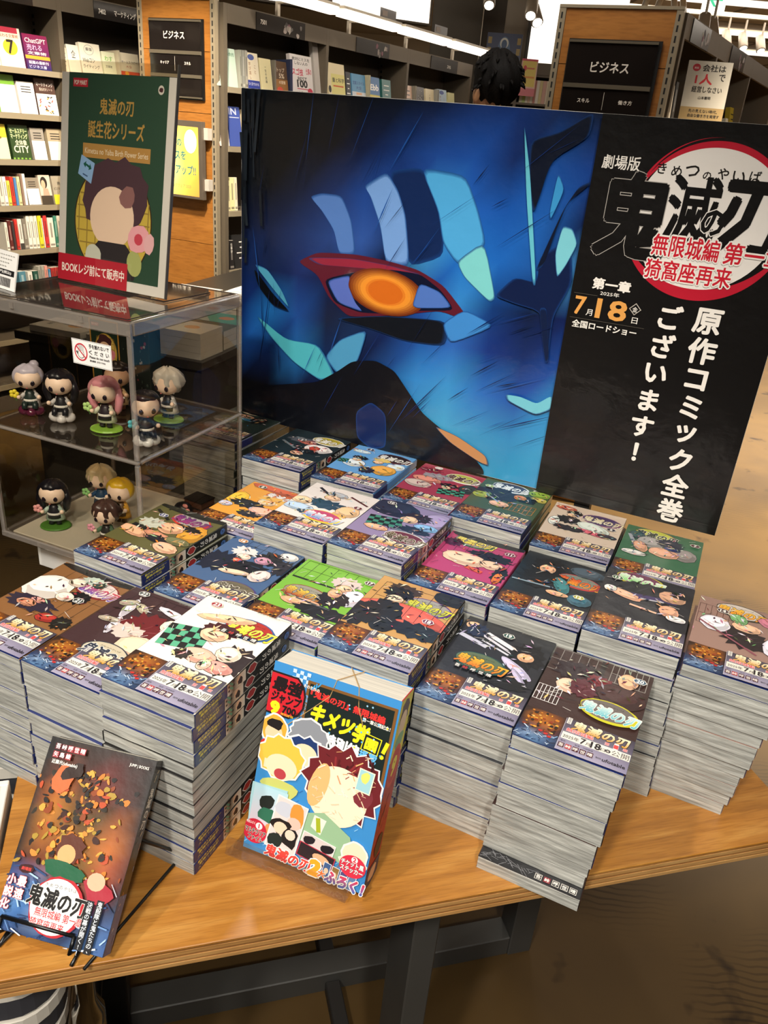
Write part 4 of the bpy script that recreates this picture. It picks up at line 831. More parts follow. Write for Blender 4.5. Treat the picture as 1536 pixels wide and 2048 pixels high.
# small chest figure
ch = empty('toy_chest', MC @ T(-.052, .206, Z0) @ RZ(-6), 'small brown wooden toy chest with a dark haired doll at its front, inside the case', 'toy')
CH1, CH2 = pmat('chest_brown', '5c3826', .45, coat=.2), pmat('chest_black', '1c1412', .4)
for k in range(3):
    MB().box(-.018, -.015, .0005 + k * .0125, .020, .018, .0115 + k * .0125).obj('plank', CH1, ch, bevel=.0006); MB().box(-.0186, -.0156, .0112 + k * .0125, .0206, .0186, .0134 + k * .0125).obj('strap', CH2, ch)
MB().ball((-.012, -.024, .022), .017, .015, .013, 16).obj('hair', pmat('fig_17151a', '17151a', .35), ch, smooth=True)
MB().ball((-.013, -.028, .014), .014, .013, .012, 16).obj('head', pmat('fig_f2ceb0', 'f2ceb0', .45), ch, smooth=True)
MB().ball((-.002, -.030, .033), .006, .003, .0035, 8).ball((.004, -.031, .027), .005, .003, .003, 8).obj('ribbon', pmat('fig_e89890', 'e89890', .4), ch, smooth=True)
# product box at the back of the upper tier
pb = empty('toy_box', MC @ T(-.205, .222, Z1), 'dark green toy box with gold edges standing at the back of the upper tier', 'box')
MB().box(-.058, -.012, .0003, .062, .018, .125).obj('box_body', pmat('toybox_dark', '16211c', .5, coat=.2), pb, bevel=.001)
a = Art(); a.rect(0, 0, 60, 124, 'b88c3c'); a.rect(2.5, 0, 57.5, 121.5, '1c3428'); a.rect(5, 112, 20, 117.5, 'c02c34'); a.text('POP MART', 6, 113.3, 3, 'f4ece4', 13, .03)
a.ell(32, 72, 23, 30, 'b89c44', 0, 30); a.ell(32, 72, 21, 28, 'd8c060', 0, 30)
for k in range(6): a.rrect(32, 50 + k * 9, 36, .8, 0, '8c7030'); a.rrect(14 + k * 7.2, 72, .8, 44, 0, '8c7030')
a.ell(30, 86, 15, 14, '4a2c30', 0, 20, .12); a.ell(30, 78, 11, 10, 'eccaaa', 0, 20); a.ell(44, 68, 8, 8, 'e08ca0', 0, 9, .15); a.ell(30, 58, 10, 10, '2a2a2c', 0, 14)
rd = random.Random(2)
for k in range(26): a.ell(rd.uniform(66, 116), rd.uniform(20, 116), rd.uniform(1, 3), rd.uniform(1, 3), rd.choice(['3c4c44', '5c5c54', '7c3038', '888478']), 0, 7, .2)
a.obj('box_print', PRM, pb, basis((1, 0, 0), (0, 0, 1), (0, -1, 0), (-.058, -.0125, .0006)))
# do-not-touch sticker on the front pane
a = Art(); a.rect(0, 0, 66, 34, 'ece8e2'); a.rect(.8, .8, 65.2, 33.2, '3c3a38'); a.rect(1.2, 1.2, 64.8, 32.8, 'ece8e2')
for x, h in ((11, 9), (13.4, 11.5), (15.8, 12), (18.2, 10.5)): a.rrect(x, 17 + h / 2, 2.3, h, 0, '3c3a38'); a.rrect(x, 17 + h / 2, 1.5, h - .8, 0, 'ece8e2')
a.rrect(9.6, 14.5, 2.6, 8, 38, '3c3a38'); a.ell(14.6, 14, 5.4, 5.6, '3c3a38', 0, 18); a.ell(14.6, 14.3, 4.7, 5.1, 'ece8e2', 0, 18)
a.ring(14.8, 17, 11, 12, 1.9, 'c02a38', 0, 360, 44); a.rrect(14.8, 17, 21, 1.8, -45, 'c02a38')
a.text('手を触れないで', 29, 24.5, 5.8, '201e1e', 33, .04)
for i, c in enumerate('ください'): a.text(c, 31 + i * 9.4, 16.8, 5.2, '201e1e', 5.2, .04, 0, 'c')
a.text('Please do not touch', 29, 11.5, 3.2, '201e1e', 33, .04); a.text('請勿觸摸  손대지 마세요', 29, 6.6, 2.6, '201e1e', 26, .03)
st = a.obj('sticker', PRM, None, MC @ basis((1, 0, 0), (0, 0, 1), (0, -1, 0), (-.0965, -.0016, CZ1 - .069)))
tag(st, 'white do not touch sticker with a red crossed hand on the clear case', 'sign')

# acrylic upright sign on the case ----------------------------------------------------------
def lean(px, py, pz, yaw, tilt, roll):
    ee, nn = edir(yaw); t = R_(tilt); up = UP * math.cos(t) + nn * math.sin(t); z = UP * math.sin(t) - nn * math.cos(t); q = R_(roll)
    return basis(ee * math.cos(q) + up * math.sin(q), up * math.cos(q) - ee * math.sin(q), z, (px, py, pz))
MS = lean(-.529, 1.2165, .4735, -25.5, 9.1, .4)
sg = empty('sign_holder', MS, 'clear upright sign holder with a dark green poster, on top of the display case', 'sign')
MB().box(0, 0, .0003, .213, .300, .0018).obj('front_sheet', ACR, sg); MB().box(0, 0, -.0032, .213, .300, -.0017).obj('back_sheet', STANDC, sg)
MI2 = MS.inverted() @ T(-.529, 1.2165, .4735) @ RZ(-25.5)
MB().box(0, -.001, -.0018, .213, .10, -.0004).obj('foot', STANDC, sg, MI2)
MB().box(0, -.0016, -.0022, .213, -.0008, -.0002).obj('foot_edge', LN, sg, MI2); MB().box(.2126, -.001, -.0019, .2134, .10, -.0003).obj('foot_edge', LN, sg, MI2)
MB().box(.2128, 0, -.0032, .2140, .300, .0018).obj('sheet_edge', pmat('edge_dark', '4a4640', .3), sg)
a = Art(step=.00001); a.rect(0, 0, 210, 284, 'd9d6d2'); a.rect(14, 14, 196, 284, '2c4a3a')
a.rect(22, 266, 50, 277, 'c0283c'); a.text('POP MART', 24, 268.6, 5.6, 'f0e4dc', 24, .04); a.ell(183, 268, 5.2, 5.8, 'd8d4cc', 0, 20); a.ell(183, 268, 3.6, 3, '4c2c30', 0, 12, .1)
a.text('鬼滅の刃', 105, 233, 20, 'b8924c', 62, .035, 0, 'c'); a.text('誕生花シリーズ', 105, 202, 22, 'b8924c', 104, .035, 0, 'c')
a.rect(44, 175, 170, 194, 'b48a4c'); a.text('Kimetsu no Yaiba Birth Flower Series', 107, 180.5, 7.6, 'e8d8bc', 118, .01, 0, 'c')
a.ell(105, 92, 74, 80, '3a2a1c', 0, 50); a.ell(105, 92, 72, 78, 'c8b04c', 0, 50)
for k in range(9):
    y = 24 + k * 17; hw = 70 * math.sqrt(max(0, 1 - ((y - 92) / 78) ** 2)); a.rect(105 - hw, y, 105 + hw, y + 2, '98803c')
    x = 39 + k * 16.5; hh = 76 * math.sqrt(max(0, 1 - ((x - 105) / 72) ** 2)); a.rect(x, 92 - hh, x + 2, 92 + hh, '98803c')
a.clip = None
a.ell(108, 125, 62, 52, '4c3640', 8, 26, .06, .04, 5); a.ell(104, 98, 42, 42, 'e8cdb8', 0, 30); a.ell(132, 128, 16, 14, '8c6464', 20, 9, .15)
a.poly([(66, 16), (150, 16), (158, 40), (132, 64), (80, 64), (60, 44)], '2e2a2e'); a.ell(70, 40, 16, 18, 'c8ccc0', 0, 18, .05); a.ell(150, 40, 14, 18, 'a8b070', 10, 16); a.ell(156, 74, 20, 20, 'e8a8b4', 0, 11, .1); a.ell(156, 74, 8, 8, 'c8485c', 0, 11); a.ell(176, 70, 10, 14, 'e4b4bc', 0, 9, .1)
a.poly([(42, 178), (68, 168), (62, 140), (36, 152)], '8cb4e4'); a.poly([(46, 166), (52, 170), (51, 167), (58, 164), (59, 167), (62, 160), (56, 158), (57, 161), (51, 164), (50, 161)], '1c5c4c'); a.rrect(50, 151, 10, 2, -18, '44608c')
a.text('BOOKレジ前にて販売中', 2, 22, 12, '2c4a3a', 0.1, 0)
a.rect(0, 0, 138, 38, 'b41f34'); a.text('BOOKレジ前にて販売中', 8, 12, 15, 'f4ece8', 124, .035)
a.obj('printed_sheet', PRM, sg, T(.0015, .001, -.0012))
# price card on the case --------------------------------------------------------------------
pc = empty('price_card', MC @ T(-.252, .030, CZ1 + .0008) @ RZ(-14), 'white price card in a small clear holder on the left end of the case top', 'price tag')
MB().box(-.03, -.012, 0, .052, .03, .0016).obj('base', STANDC, pc)
MB().box(-.032, -.0008, 0, .034, .0008, .052).obj('card', CARD, pc, T(0, .004, .0018) @ RX(-14))
a = Art(); a.rect(0, 0, 66, 52, 'e8e4dc'); a.rect(1, 19, 62, 27, '1a1818'); a.text('1,815円(税込)', 31, 20.6, 5, 'f0ece4', 46, .03, 0, 'c')
for k in range(30): a.rect(10 + k * 1.5, 4, 10.5 + k * 1.5 + (k % 3) * .25, 16, '2a2826')
for k in range(4):
    for j in range(9 - k): a.rect(6 + j * 6.2, 46 - k * 5, 6 + j * 6.2 + 3.8, 47.2 - k * 5, 'a8a49c')
a.obj('card_print', PRM, pc, T(0, .004, .0018) @ RX(-14) @ basis((1, 0, 0), (0, 0, 1), (0, -1, 0), (-.032, -.001, 0)))

# ================================================================== MAGAZINE and its stand
MW, MH, MTH = .140, .2165, .041
MG = lean(-.1205, .6030, .0085, -18.6, 16.0, -.9)
mg = empty('magazine', MG, 'thick comic magazine with a colourful cover on a clear stand in front of the stacks', 'magazine')
MB().box(.0008, .0008, -MTH + .0006, MW - .001, MH - .0006, -.0006).obj('page_block', PAGEW, mg, bevel=.0005)
MB().box(0, 0, -.0006, MW, MH, 0).obj('front_cover', pmat('mag_cover', '3c8ccc', .4), mg)
MB().box(MW - .001, 0, -MTH, MW, MH, -.0006).obj('spine', pmat('mag_spine', 'c02828', .4), mg); MB().box(0, 0, -MTH, MW - .001, MH, -MTH + .0006).obj('back_cover', pmat('mag_cover', '3c8ccc', .4), mg)
a = Art(clip=(0, 0, 140, 216.5)); a.rect(0, 0, 140, 216.5, '3c8ccc')
rd = random.Random(12)
for k in range(60): a.rrect(rd.uniform(0, 140), rd.choice([rd.uniform(0, 216), rd.uniform(0, 30)]), 5, .8, 45, rd.choice(['2c6cb4', '5cb0e4', '88c8f0']))
for i in range(5):
    for j in range(3):
        if (i + j) % 2 == 0: a.rect(22 + i * 4, 203 + j * 4, 26 + i * 4, 207 + j * 4, 'c8e0f4')
a.poly([(40, 208), (138, 208), (138, 112), (40, 120)], '7c5428'); a.poly([(43, 205), (135, 205), (135, 116), (43, 124)], '14211f')
a.text('『鬼滅の刃』無限城編', 45, 192, 8, 'e03430', 82, .05, -3); a.text('第一章公開記念！', 104, 184, 4.4, 'f4f0e8', 30, .04, -3); a.text('あの名作の', 36, 199, 4, 'f4f0e8', 18, .03, -3); a.vtext('巻頭カラー', 41, 192, 4, '68b4e8', 4.4, .02)
for x0, y0 in ((50, 204), (47, 202), (53, 206)): a.rrect(x0, y0, 1.4, 6, rd.uniform(-40, 40), '3c9cd8')
a.text('キメツ学', 48, 168, 20, '14211f', 62, .12, -8, 'l', .15); a.text('キメツ学', 48, 168, 20, 'f0e020', 62, .08, -8, 'l', .15)
a.rrect(118, 163, 19, 19, -6, 'f0e020'); a.rrect(118, 163, 17, 17, -6, '14211f'); a.text('園', 111.4, 157, 12, 'f0e020', 12, .06, -6); a.rrect(133, 164, 4, 13, -14, 'f0e020'); a.ell(131, 153.5, 2.3, 2.3, 'f0e020', 0, 12)
a.text('特別編', 68, 147, 13, 'f4f4f0', 38, .07, -5); a.text('掲載', 107, 145, 10, '68b8e8', 19, .05, -5); a.text('帆上夏希', 72, 139, 5, 'e03430', 18, .04, -4); a.text('原作・吾峠呼世晴', 94, 136, 3.6, 'e03430', 30, .02, -4)
for k in range(26): a.ell(rd.uniform(64, 134), rd.uniform(126, 205), 1, 1, rd.choice(['f0e020', '5cb8e8', '9ccce8']), 0, 10)
a.poly([(0, 207), (30, 207), (37, 200), (41, 190), (41, 176), (36, 166), (26, 160), (0, 160)], '201818'); a.poly([(0, 205), (29, 205), (36, 198), (39, 189), (39, 176), (35, 168), (25, 162), (0, 162)], 'c8202c')
a.text('最強', 3, 187, 15, '1c1214', 32, .07, -2, 'l', .1); a.text('ジャンプ', 3, 175, 11, '1c1214', 33, .07, -2, 'l', .1); a.text('9', 5, 161.5, 12.5, 'f0e020', 8.5, .1); a.text('700', 18, 165, 7.5, '1c1214', 15, .07); a.text('円', 34, 166, 4, '1c1214', 4, .03); a.text('特別定価', 17, 162, 2.6, 'f0c030', 14, .02)
# plain colour shapes where the cover pictures are
def blob(cx, cy, rx, ry, c, rot=0, sp=0, jit=.05, n=24, sd=1): a.ell(cx, cy, rx + 2, ry + 2, 'f0ece8', rot, n, jit, sp, sd); a.ell(cx, cy, rx, ry, c, rot, n, jit, sp, sd)
blob(13, 144, 14, 16, 'e0a83c', 0, 0); a.ell(13, 140, 10, 10, 'f4cca4', 0, 20); a.ell(13, 150, 9, 6, '1c1818', 0, 12, .2); a.ell(10, 126, 10, 6, 'c83028', 0, 10)
blob(52, 150, 22, 16, '8c9098', -6, .05, .1, 26, 4); blob(50, 132, 20, 15, '20386c', 0, .06, .1, 22, 5); a.ell(51, 128, 14, 12, 'f8d8b4', 0, 22)

blob(26, 116, 25, 23, 'e8c048', 0, .05, .06, 24, 6); a.grad(8, 100, 44, 110, 'f8dcb8', 'f8d8b0'); a.ell(28, 106, 18, 14, 'f8dcb8', 0, 24); a.ell(28, 98, 7, 6, 'b84048', 0, 16); a.ell(30, 82, 22, 10, 'c8cc70', 0, 14, .1)
blob(98, 112, 42, 40, '6c2026', -20, .07, .08, 30, 7)
for k in range(9): a.rrect(98 + rd.uniform(-30, 30), 128 + rd.uniform(-10, 18), 2.2, 22, rd.uniform(-60, 40), rd.choice(['3c1216', '8c2c30', '54181c']))
a.ell(94, 96, 33, 33, 'fce4c8', -20, 34); a.ell(72, 102, 10, 26, 'f4b878', -10, 20); 
a.ell(122, 104, 12, 9, '7c3038', 20, 9, .2)
a.poly([(62, 66), (84, 74), (116, 58), (122, 40), (110, 26), (60, 34), (54, 50)], '98bc94'); a.poly([(74, 68), (88, 66), (84, 48), (72, 54)], 'e8e8d8'); a.rrect(80, 58, 5, 16, 12, 'a8b428')
blob(124, 40, 13, 14, 'fce0c0', 0, 0)
for ang, L in ((150, 16), (118, 19), (95, 19), (70, 18), (30, 15)): x = 124 + math.cos(R_(ang + 180)) * 10; y = 40 + math.sin(R_(ang + 180)) * 12; a.rrect(x, y, L, 6, ang, 'f0ece8'); a.rrect(x, y, L - 1.4, 4.6, ang, 'fce0c0')
for k in range(70):
    x, y, g = rd.uniform(66, 132), rd.uniform(72, 150), rd.uniform(-70, 50); c_ = rd.choice(['3c1216', '8c2c30', '54181c', 'f4b878', 'fce4c8', 'e89c70']) if (x - 98) ** 2 + (y - 128) ** 2 < 700 else rd.choice(['fce4c8', 'f8d4b0', 'f4c498'])
    if (x - 94) ** 2 + (y - 96) ** 2 < 1000 or y > 120: a.rrect(x, y, rd.uniform(3, 10), rd.uniform(.5, 1.4), g, c_ if y > 112 else rd.choice(['f8d4b0', 'f4c8a0', 'fcecd8']))
a.rrect(22, 49, 42, 66, 4, 'a8d4dc'); a.grad(3, 18, 42, 80, 'e4c0cc', 'b4dce8'); a.ell(20, 62, 9, 9, '1c2422', 0, 10, .2); a.ell(22, 48, 10, 9, '2c6c54', 0, 12, .2); a.ell(30, 34, 8, 7, 'e0945c', 0, 10, .1)
a.rrect(46, 44, 36, 62, -6, 'f4ece8'); a.rrect(46, 44, 33, 59, -6, 'ecd4d0'); a.ell(40, 62, 10, 9, 'c8ccd8', 0, 12, .1); a.ell(56, 60, 8, 14, 'e0943c', 10, 12, .1); a.ell(54, 50, 8, 7, 'eec0b0', 0, 12); a.ell(40, 42, 12, 9, '1c1818', 0, 14, .2); a.ell(40, 40, 8, 7, 'f4d0b4', 0, 14); a.ell(52, 32, 9, 12, '18181c', 0, 12, .2); a.ell(52, 36, 6, 6, 'f4d4c0', 0, 12); a.ell(36, 24, 9, 9, '1c2a28', 0, 10, .1)
a.rrect(84, 38, 38, 15, -8, 'f0ece8'); a.rrect(84, 38, 36, 13, -8, 'd8ccc8'); a.ell(74, 39, 7, 5, '201c24', 0, 10, .2); a.ell(95, 36, 8, 5, '1c1820', 0, 10, .2); a.rrect(84, 24, 42, 17, -8, 'c03048'); a.rrect(84, 24, 40, 15, -8, '2a2026'); a.ell(90, 23, 10, 5, 'e8b088', -10, 12)
for i in range(4): a.rrect(98 + i * 9.6, 14 - i * 1.4, 8.6, 17, -6, 'e8e8f0'); a.rrect(98 + i * 9.6, 14 - i * 1.4, 7.4, 15.6, -6, ['3c5c8c', '8c6c3c', '4c4c7c', '5c7ca8'][i]); a.ell(98 + i * 9.6, 13 - i * 1.4, 2.6, 3.4, 'e0c0a0', 0, 9)
a.rrect(120, 124, 17, 25, -4, 'f0f0d0'); a.rrect(120, 124, 14.6, 22.6, -4, 'a0d0d8'); a.ell(120, 128, 5, 6, 'e8e070', 0, 9, .2)
a.ell(12, 26, 14, 14, 'c8203c', 0, 30); a.ell(16, 33, 4, 4, 'f4f0ec', 0, 16); a.text('1', 16, 30.6, 5, 'c8203c', None, .05, 0, 'c'); a.text('特別ふろく', 1, 33, 3.4, 'f4f0ec', 10, .03); a.text('マルチクリア', 0.6, 23, 6, '1c1c20', 24, .05, -2, 'l', 0, 'f4e8e0', .05); a.text('ファイル', 5, 15.5, 5.6, '1c1c20', 17, .05, -2, 'l', 0, 'f4e8e0', .05)
a.ell(125, 29, 14.5, 12.5, 'd83048', 0, 30); a.ell(126, 37, 3.6, 3.6, 'f4f0ec', 0, 16); a.text('2', 126, 34.6, 5, 'd83048', None, .05, 0, 'c'); a.text('チケット風', 112, 29, 5.6, 'f4f0ec', 25, .05, -2, 'l', 0, '1c1c20', .04); a.text('ステッカー', 112, 22.4, 5.6, 'f4f0ec', 25, .05, -2, 'l', 0, '1c1c20', .04)
a.text('鬼滅の刃', 27, 5, 13.5, 'd82c34', 52, .06, -2, 'l', .1, 'f4f4f4', .06, 'e85040'); a.text('2', 79, 3.5, 16, 'f0a828', 11, .1, 0, 'l', .1, 'f4f4f4', .06); a.text('大', 90, 4, 8, 'e86c28', 8, .06, 0, 'l', 0, 'f4f4f4', .06); a.text('ふろく！', 98, 1.4, 13.5, '2868b8', 42, .08, -1, 'l', .1, 'f4f4f4', .07, 'd83848')
a.obj('cover_print', PRM, mg, T(0, 0, .0001))
a = Art(clip=(0, 0, 41, 216.5)); a.rect(0, 0, 41, 216.5, 'b82424'); a.rect(0, 148, 41, 216.5, 'e8d840'); a.ell(20, 196, 14, 17, '4c2422', 0, 18, .1, .06); a.ell(20, 186, 12, 14, 'f4d4b4', 0, 20); a.ell(20, 166, 14, 10, '84b484', 0, 14, .1)
a.ell(20, 138, 18, 24, 'd84830', 0, 30); a.ell(20, 138, 14, 19, 'c82c28', 0, 30); a.text('9', 20, 128, 20, 'f0e040', 13, .08, 0, 'c')
for k in range(24): a.rrect(rd.uniform(4, 36), rd.uniform(40, 112), rd.uniform(3, 9), 1.4, rd.uniform(50, 90), rd.choice(['30140f', '6c1c18', 'e05030']))
a.rect(0, 0, 41, 26, '3c3c58'); a.ell(20, 14, 12, 9, 'e8b890', 0, 12, .1); a.ell(24, 44, 12, 14, '2c1818', 0, 14, .1)
a.obj('spine_print', PRM, mg, basis((0, 0, -1), (0, 1, 0), (1, 0, 0), (MW + .0001, 0, 0)))
TW = pmat('twine', 'b8945c', .7)
for pts in ([(.0, .124, .0006), (.066, .198, .0012), (.07, MH + .0006, .0004), (.085, MH + .0008, -.04)], [(MW, .105, .0006), (.098, .196, .0012), (.094, MH + .0006, .0004), (.07, MH + .0008, -.04)], [(.03, .070, .0008), (.060, .022, .0010), (.079, -.0006, .0006)], [(.10, .0, .0006), (.112, .03, .001), (.104, .0, .0008)]):
    MB().tube(pts, .0005, 5).obj('twine', TW, mg)
ms = empty('book_stand', T(0, 0, 0), 'clear acrylic stand holding the magazine upright', 'stand')
MGs = MG
MB().box(-.012, -.008, -MTH - .0035, .128, .17, -MTH - .0010).obj('back_plate', STANDC, ms, MGs)
MB().box(-.012, -.0042, -MTH - .0035, .128, -.0022, .017).obj('ledge', STANDC, ms, MGs)
MB().box(-.012, -.0042, .015, .128, .016, .0172).obj('front_lip', STANDC, ms, MGs)
e2, n2 = edir(-18.6)
MS2 = T(-.1205, .6030, 0) @ RZ(-18.6)
MB().box(-.012, .0, .0002, .128, .10, .0022).obj('foot', STANDC, ms, MS2); MB().box(.05, .09, .0022, .066, .0925, .09).obj('prop', STANDC, ms, MS2)

# ================================================================== NOVEL on a wire easel
NM = lean(-.331, .4785, .0195, -9.0, 42, -1.3); NW, NH, NT = .112, .1755, .0165
nv = empty('novel', NM, 'shrink wrapped novel with a dark orange cover leaning on a black wire stand', 'book')
MB().box(.0006, .0006, -NT + .0005, NW - .0008, NH - .0006, -.0005).obj('page_block', PAGEW, nv); 
NB = pmat('novel_jacket', '1c1614', **FILM)
MB().box(0, 0, -.0005, NW, NH, 0).obj('front_cover', NB, nv); MB().box(NW - .0008, 0, -NT, NW, NH, -.0005).obj('spine', NB, nv); MB().box(0, 0, -NT, NW - .0008, NH, -NT + .0005).obj('back_cover', NB, nv)
a = Art(clip=(.2, .2, 111.8, 175.3)); a.grid(.2, .2, 111.8, 175.3, [
 '14100f 1c1614 28201c 2c1e1a 1c1614 181412', '1c1614 5c2c18 3c1c14 5c201c 3c1c18 181412', '2c1c14 a85820 5c3414 6c2418 481c14 1c1614', '34241a b07024 6c4c1c 4c3c18 8c4c20 301c14', '201814 a06020 7c4c1c 8c5820 b8682c 5c2c18',
 '141414 6c3418 8c4820 6c4c1c a8502c 4c2018', '30508c 4c6c9c 2c4444 4c2824 7c3030 2c2c3c', '5c8cc0 3c6ca8 7c94b4 3c5478 3c4c74 3c5c90', '3c5c94 1c2c54 2c4878 1c2c50 4c74a8 3c5c94'])
rd = random.Random(31)
for k in range(230):
    x, y = rd.gauss(48, 22), rd.uniform(60, 152); a.ell(x, y, rd.uniform(1, 5), rd.uniform(.8, 3.4), rd.choice(['c87828', 'e0a040', '1c1412', '3c1c14', '8c4018', '2c2418', 'b84c28', 'd88838', '181210', 'a88830']), rd.uniform(-60, 60), 9, .25)
for k in range(60): a.rrect(rd.uniform(0, 112), rd.uniform(0, 58), rd.uniform(4, 16), rd.uniform(.6, 1.6), rd.uniform(-60, 60), rd.choice(['a8c8e8', '6c94c8', '1c2c54', 'd8e4f0', '284878']))
a.ell(26, 140, 10, 14, 'd86838', -14, 18, .08); a.ell(34, 148, 12, 7, '2c1a14', 30, 12, .2)
a.ell(54, 82, 14, 13, '5c2c1c', 0, 18, .1, .08); a.ell(52, 76, 9, 9, 'eca870', 0, 18); a.ell(54, 62, 22, 8, '1c5c3c', -6, 16, .1); a.ell(92, 52, 16, 10, 'a82838', -20, 14, .15); a.ell(88, 60, 9, 8, 'e8b090', 0, 14)
a.ell(57, 31, 27, 26, 'b8202c', 0, 36, .03); a.ell(56, 31, 24.5, 24, 'f0ece6', 0, 36)
for i, c in enumerate('きめつのやいば'): a.text(c, 42 + i * 4.8, 46.5, 3, '241c18', None, .0, 0, 'c')
a.text('鬼滅の刃', 27, 29, 17, 'e8e4dc', 58, .08, -2); a.text('鬼滅の刃', 27, 29, 17, '14100f', 58, .045, -2)
a.text('無限城編 第一章', 38, 20.5, 7.5, 'c8202c', 48, .02, -1, 'l', 0, 'f4f0ea', .05); a.text('猗窩座再来', 36, 12, 7, 'c8202c', 34, .02, -1, 'l', 0, 'f4f0ea', .05)
a.ell(18, 56, 8, 4, '3c1414', 0, 10, .1); a.text('劇場版', 13, 54.6, 3, 'e84840', 10, .02); a.vtext('最速', 17.5, 50, 9, 'f4ece4', 10.5, .05, 0, 'b82028'); a.vtext('小説化', 7, 50, 9, 'f4ece4', 10.5, .05, 0, 'b82028')
a.rect(85, 2, 92, 44, '14161c'); a.rect(94.5, 0.5, 101.5, 46, '14161c'); a.vtext('決戦の幕が開く!!', 88.5, 43, 5, 'e8ecf0', 5.1, .02); a.vtext('鬼殺隊と鬼たちの、', 98, 45, 5, 'e8ecf0', 5.0, .02)
for i, c in enumerate('吾峠呼世晴'): a.rect(9 + i * 6.6, 165, 15 + i * 6.6, 171, '5c1820' if i < 2 else 'a03038'); a.text(c, 9.6 + i * 6.6, 166, 4.6, 'f4ece8', 4.6, .04)
for i, c in enumerate('矢島綾'): a.rect(9 + i * 6.6, 157.5, 15 + i * 6.6, 163.5, '5c1820' if i == 1 else 'a03038'); a.text(c, 9.6 + i * 6.6, 158.5, 4.6, 'f4ece8', 4.6, .04)
a.text('近藤光(ufotable)', 10, 151.5, 4.4, 'f0ece4', 27, .03); a.text('JUMP j BOOKS', 88, 165, 3.4, 'e8e4dc', 20, .03)
a.obj('cover_print', PR, nv, T(0, 0, .0001))
a = Art(clip=(0, 0, 16.5, 175)); a.rect(0, 0, 16.5, 175, '201816'); a.rect(0, 0, 16.5, 52, '3c5c94'); a.vtext('鬼滅の刃', 8.2, 150, 9, 'e8e0d0', 10, .03)
for k in range(20): a.rrect(rd.uniform(1, 15), rd.uniform(2, 170), rd.uniform(2, 8), 1, rd.uniform(40, 100), rd.choice(['c87838', '8ca8d0', '4c2c1c', 'e8d0a0']))
a.obj('spine_print', PR, nv, basis((0, 0, -1), (0, 1, 0), (1, 0, 0), (NW + .0001, 0, 0)))
we = empty('wire_easel', T(0, 0, 0), 'black wire easel holding the wrapped novel at the table front', 'stand')
def P(x, y, z): return NM @ Vector((x, y, z))
def ground(v): return Vector((v[0], v[1], .0022))
W_ = .0019
for x in (.008, .082):
    lo = P(x, -.0026, -NT - .003); fr = P(x, -.0026, .0045); lip = P(x, .012, .0045)
    MB().tube([P(x, .10, -NT - .003), lo, fr, lip], W_, 8).obj('hook', BLACK, we, smooth=True)
    MB().tube([lo, ground(fr)], W_, 8).obj('front_leg', BLACK, we, smooth=True)
MB().tube([P(.008, .012, .0045), P(.082, .012, .0045)], W_, 8).obj('front_bar', BLACK, we, smooth=True)
MB().tube([P(.008, .10, -NT - .003), P(.082, .10, -NT - .003)], W_, 8).obj('back_bar', BLACK, we, smooth=True)
bf_ = P(.095, .02, -NT - .003)
for x in (.008, .095):
    t0 = P(x, .10, -NT - .003); g = Vector((P(x, 0, 0).x + .055, P(x, 0, 0).y + .13, .0022)); MB().tube([t0, g], W_, 8).obj('rear_leg', BLACK, we, smooth=True)
    MB().tube([ground(P(x, -.0026, .0045)), g], W_ * .9, 8).obj('side_rail', BLACK, we, smooth=True)
    sp = [g + Vector((.0045 * math.cos(q), 0, .006 + .0045 * math.sin(q))) + Vector((0, .0006 * k, 0)) for k, q in enumerate([i * .9 for i in range(16)])]
    MB().tube(sp, .0009, 6).obj('spring', CHROME, we, smooth=True)
# white slotted basket standing on the nested baskets, just off the table's left edge
wt = empty('slotted_basket', T(-.389, .62, -.050) @ RZ(18), 'white slotted basket standing on the nested baskets, beside the left table edge', 'basket')
fr_ = MB().box(-.10, -.048, 0, 0, -.040, .060).box(-.10, .040, 0, 0, .048, .060).box(-.008, -.040, 0, 0, .040, .060).box(-.10, -.040, 0, -.092, .040, .060)
fr_.obj('wall', WHITEP, wt, bevel=.001)
for k in range(4): MB().box(-.092 + .0215 * k + .008, -.040, .051, -.092 + .0215 * k + .0145, .040, .058).obj('slat', WHITEP, wt)
for k in range(3): MB().box(-.092, -.024 + .022 * k, .0515, -.008, -.020 + .022 * k, .0575).obj('cross_slat', WHITEP, wt)
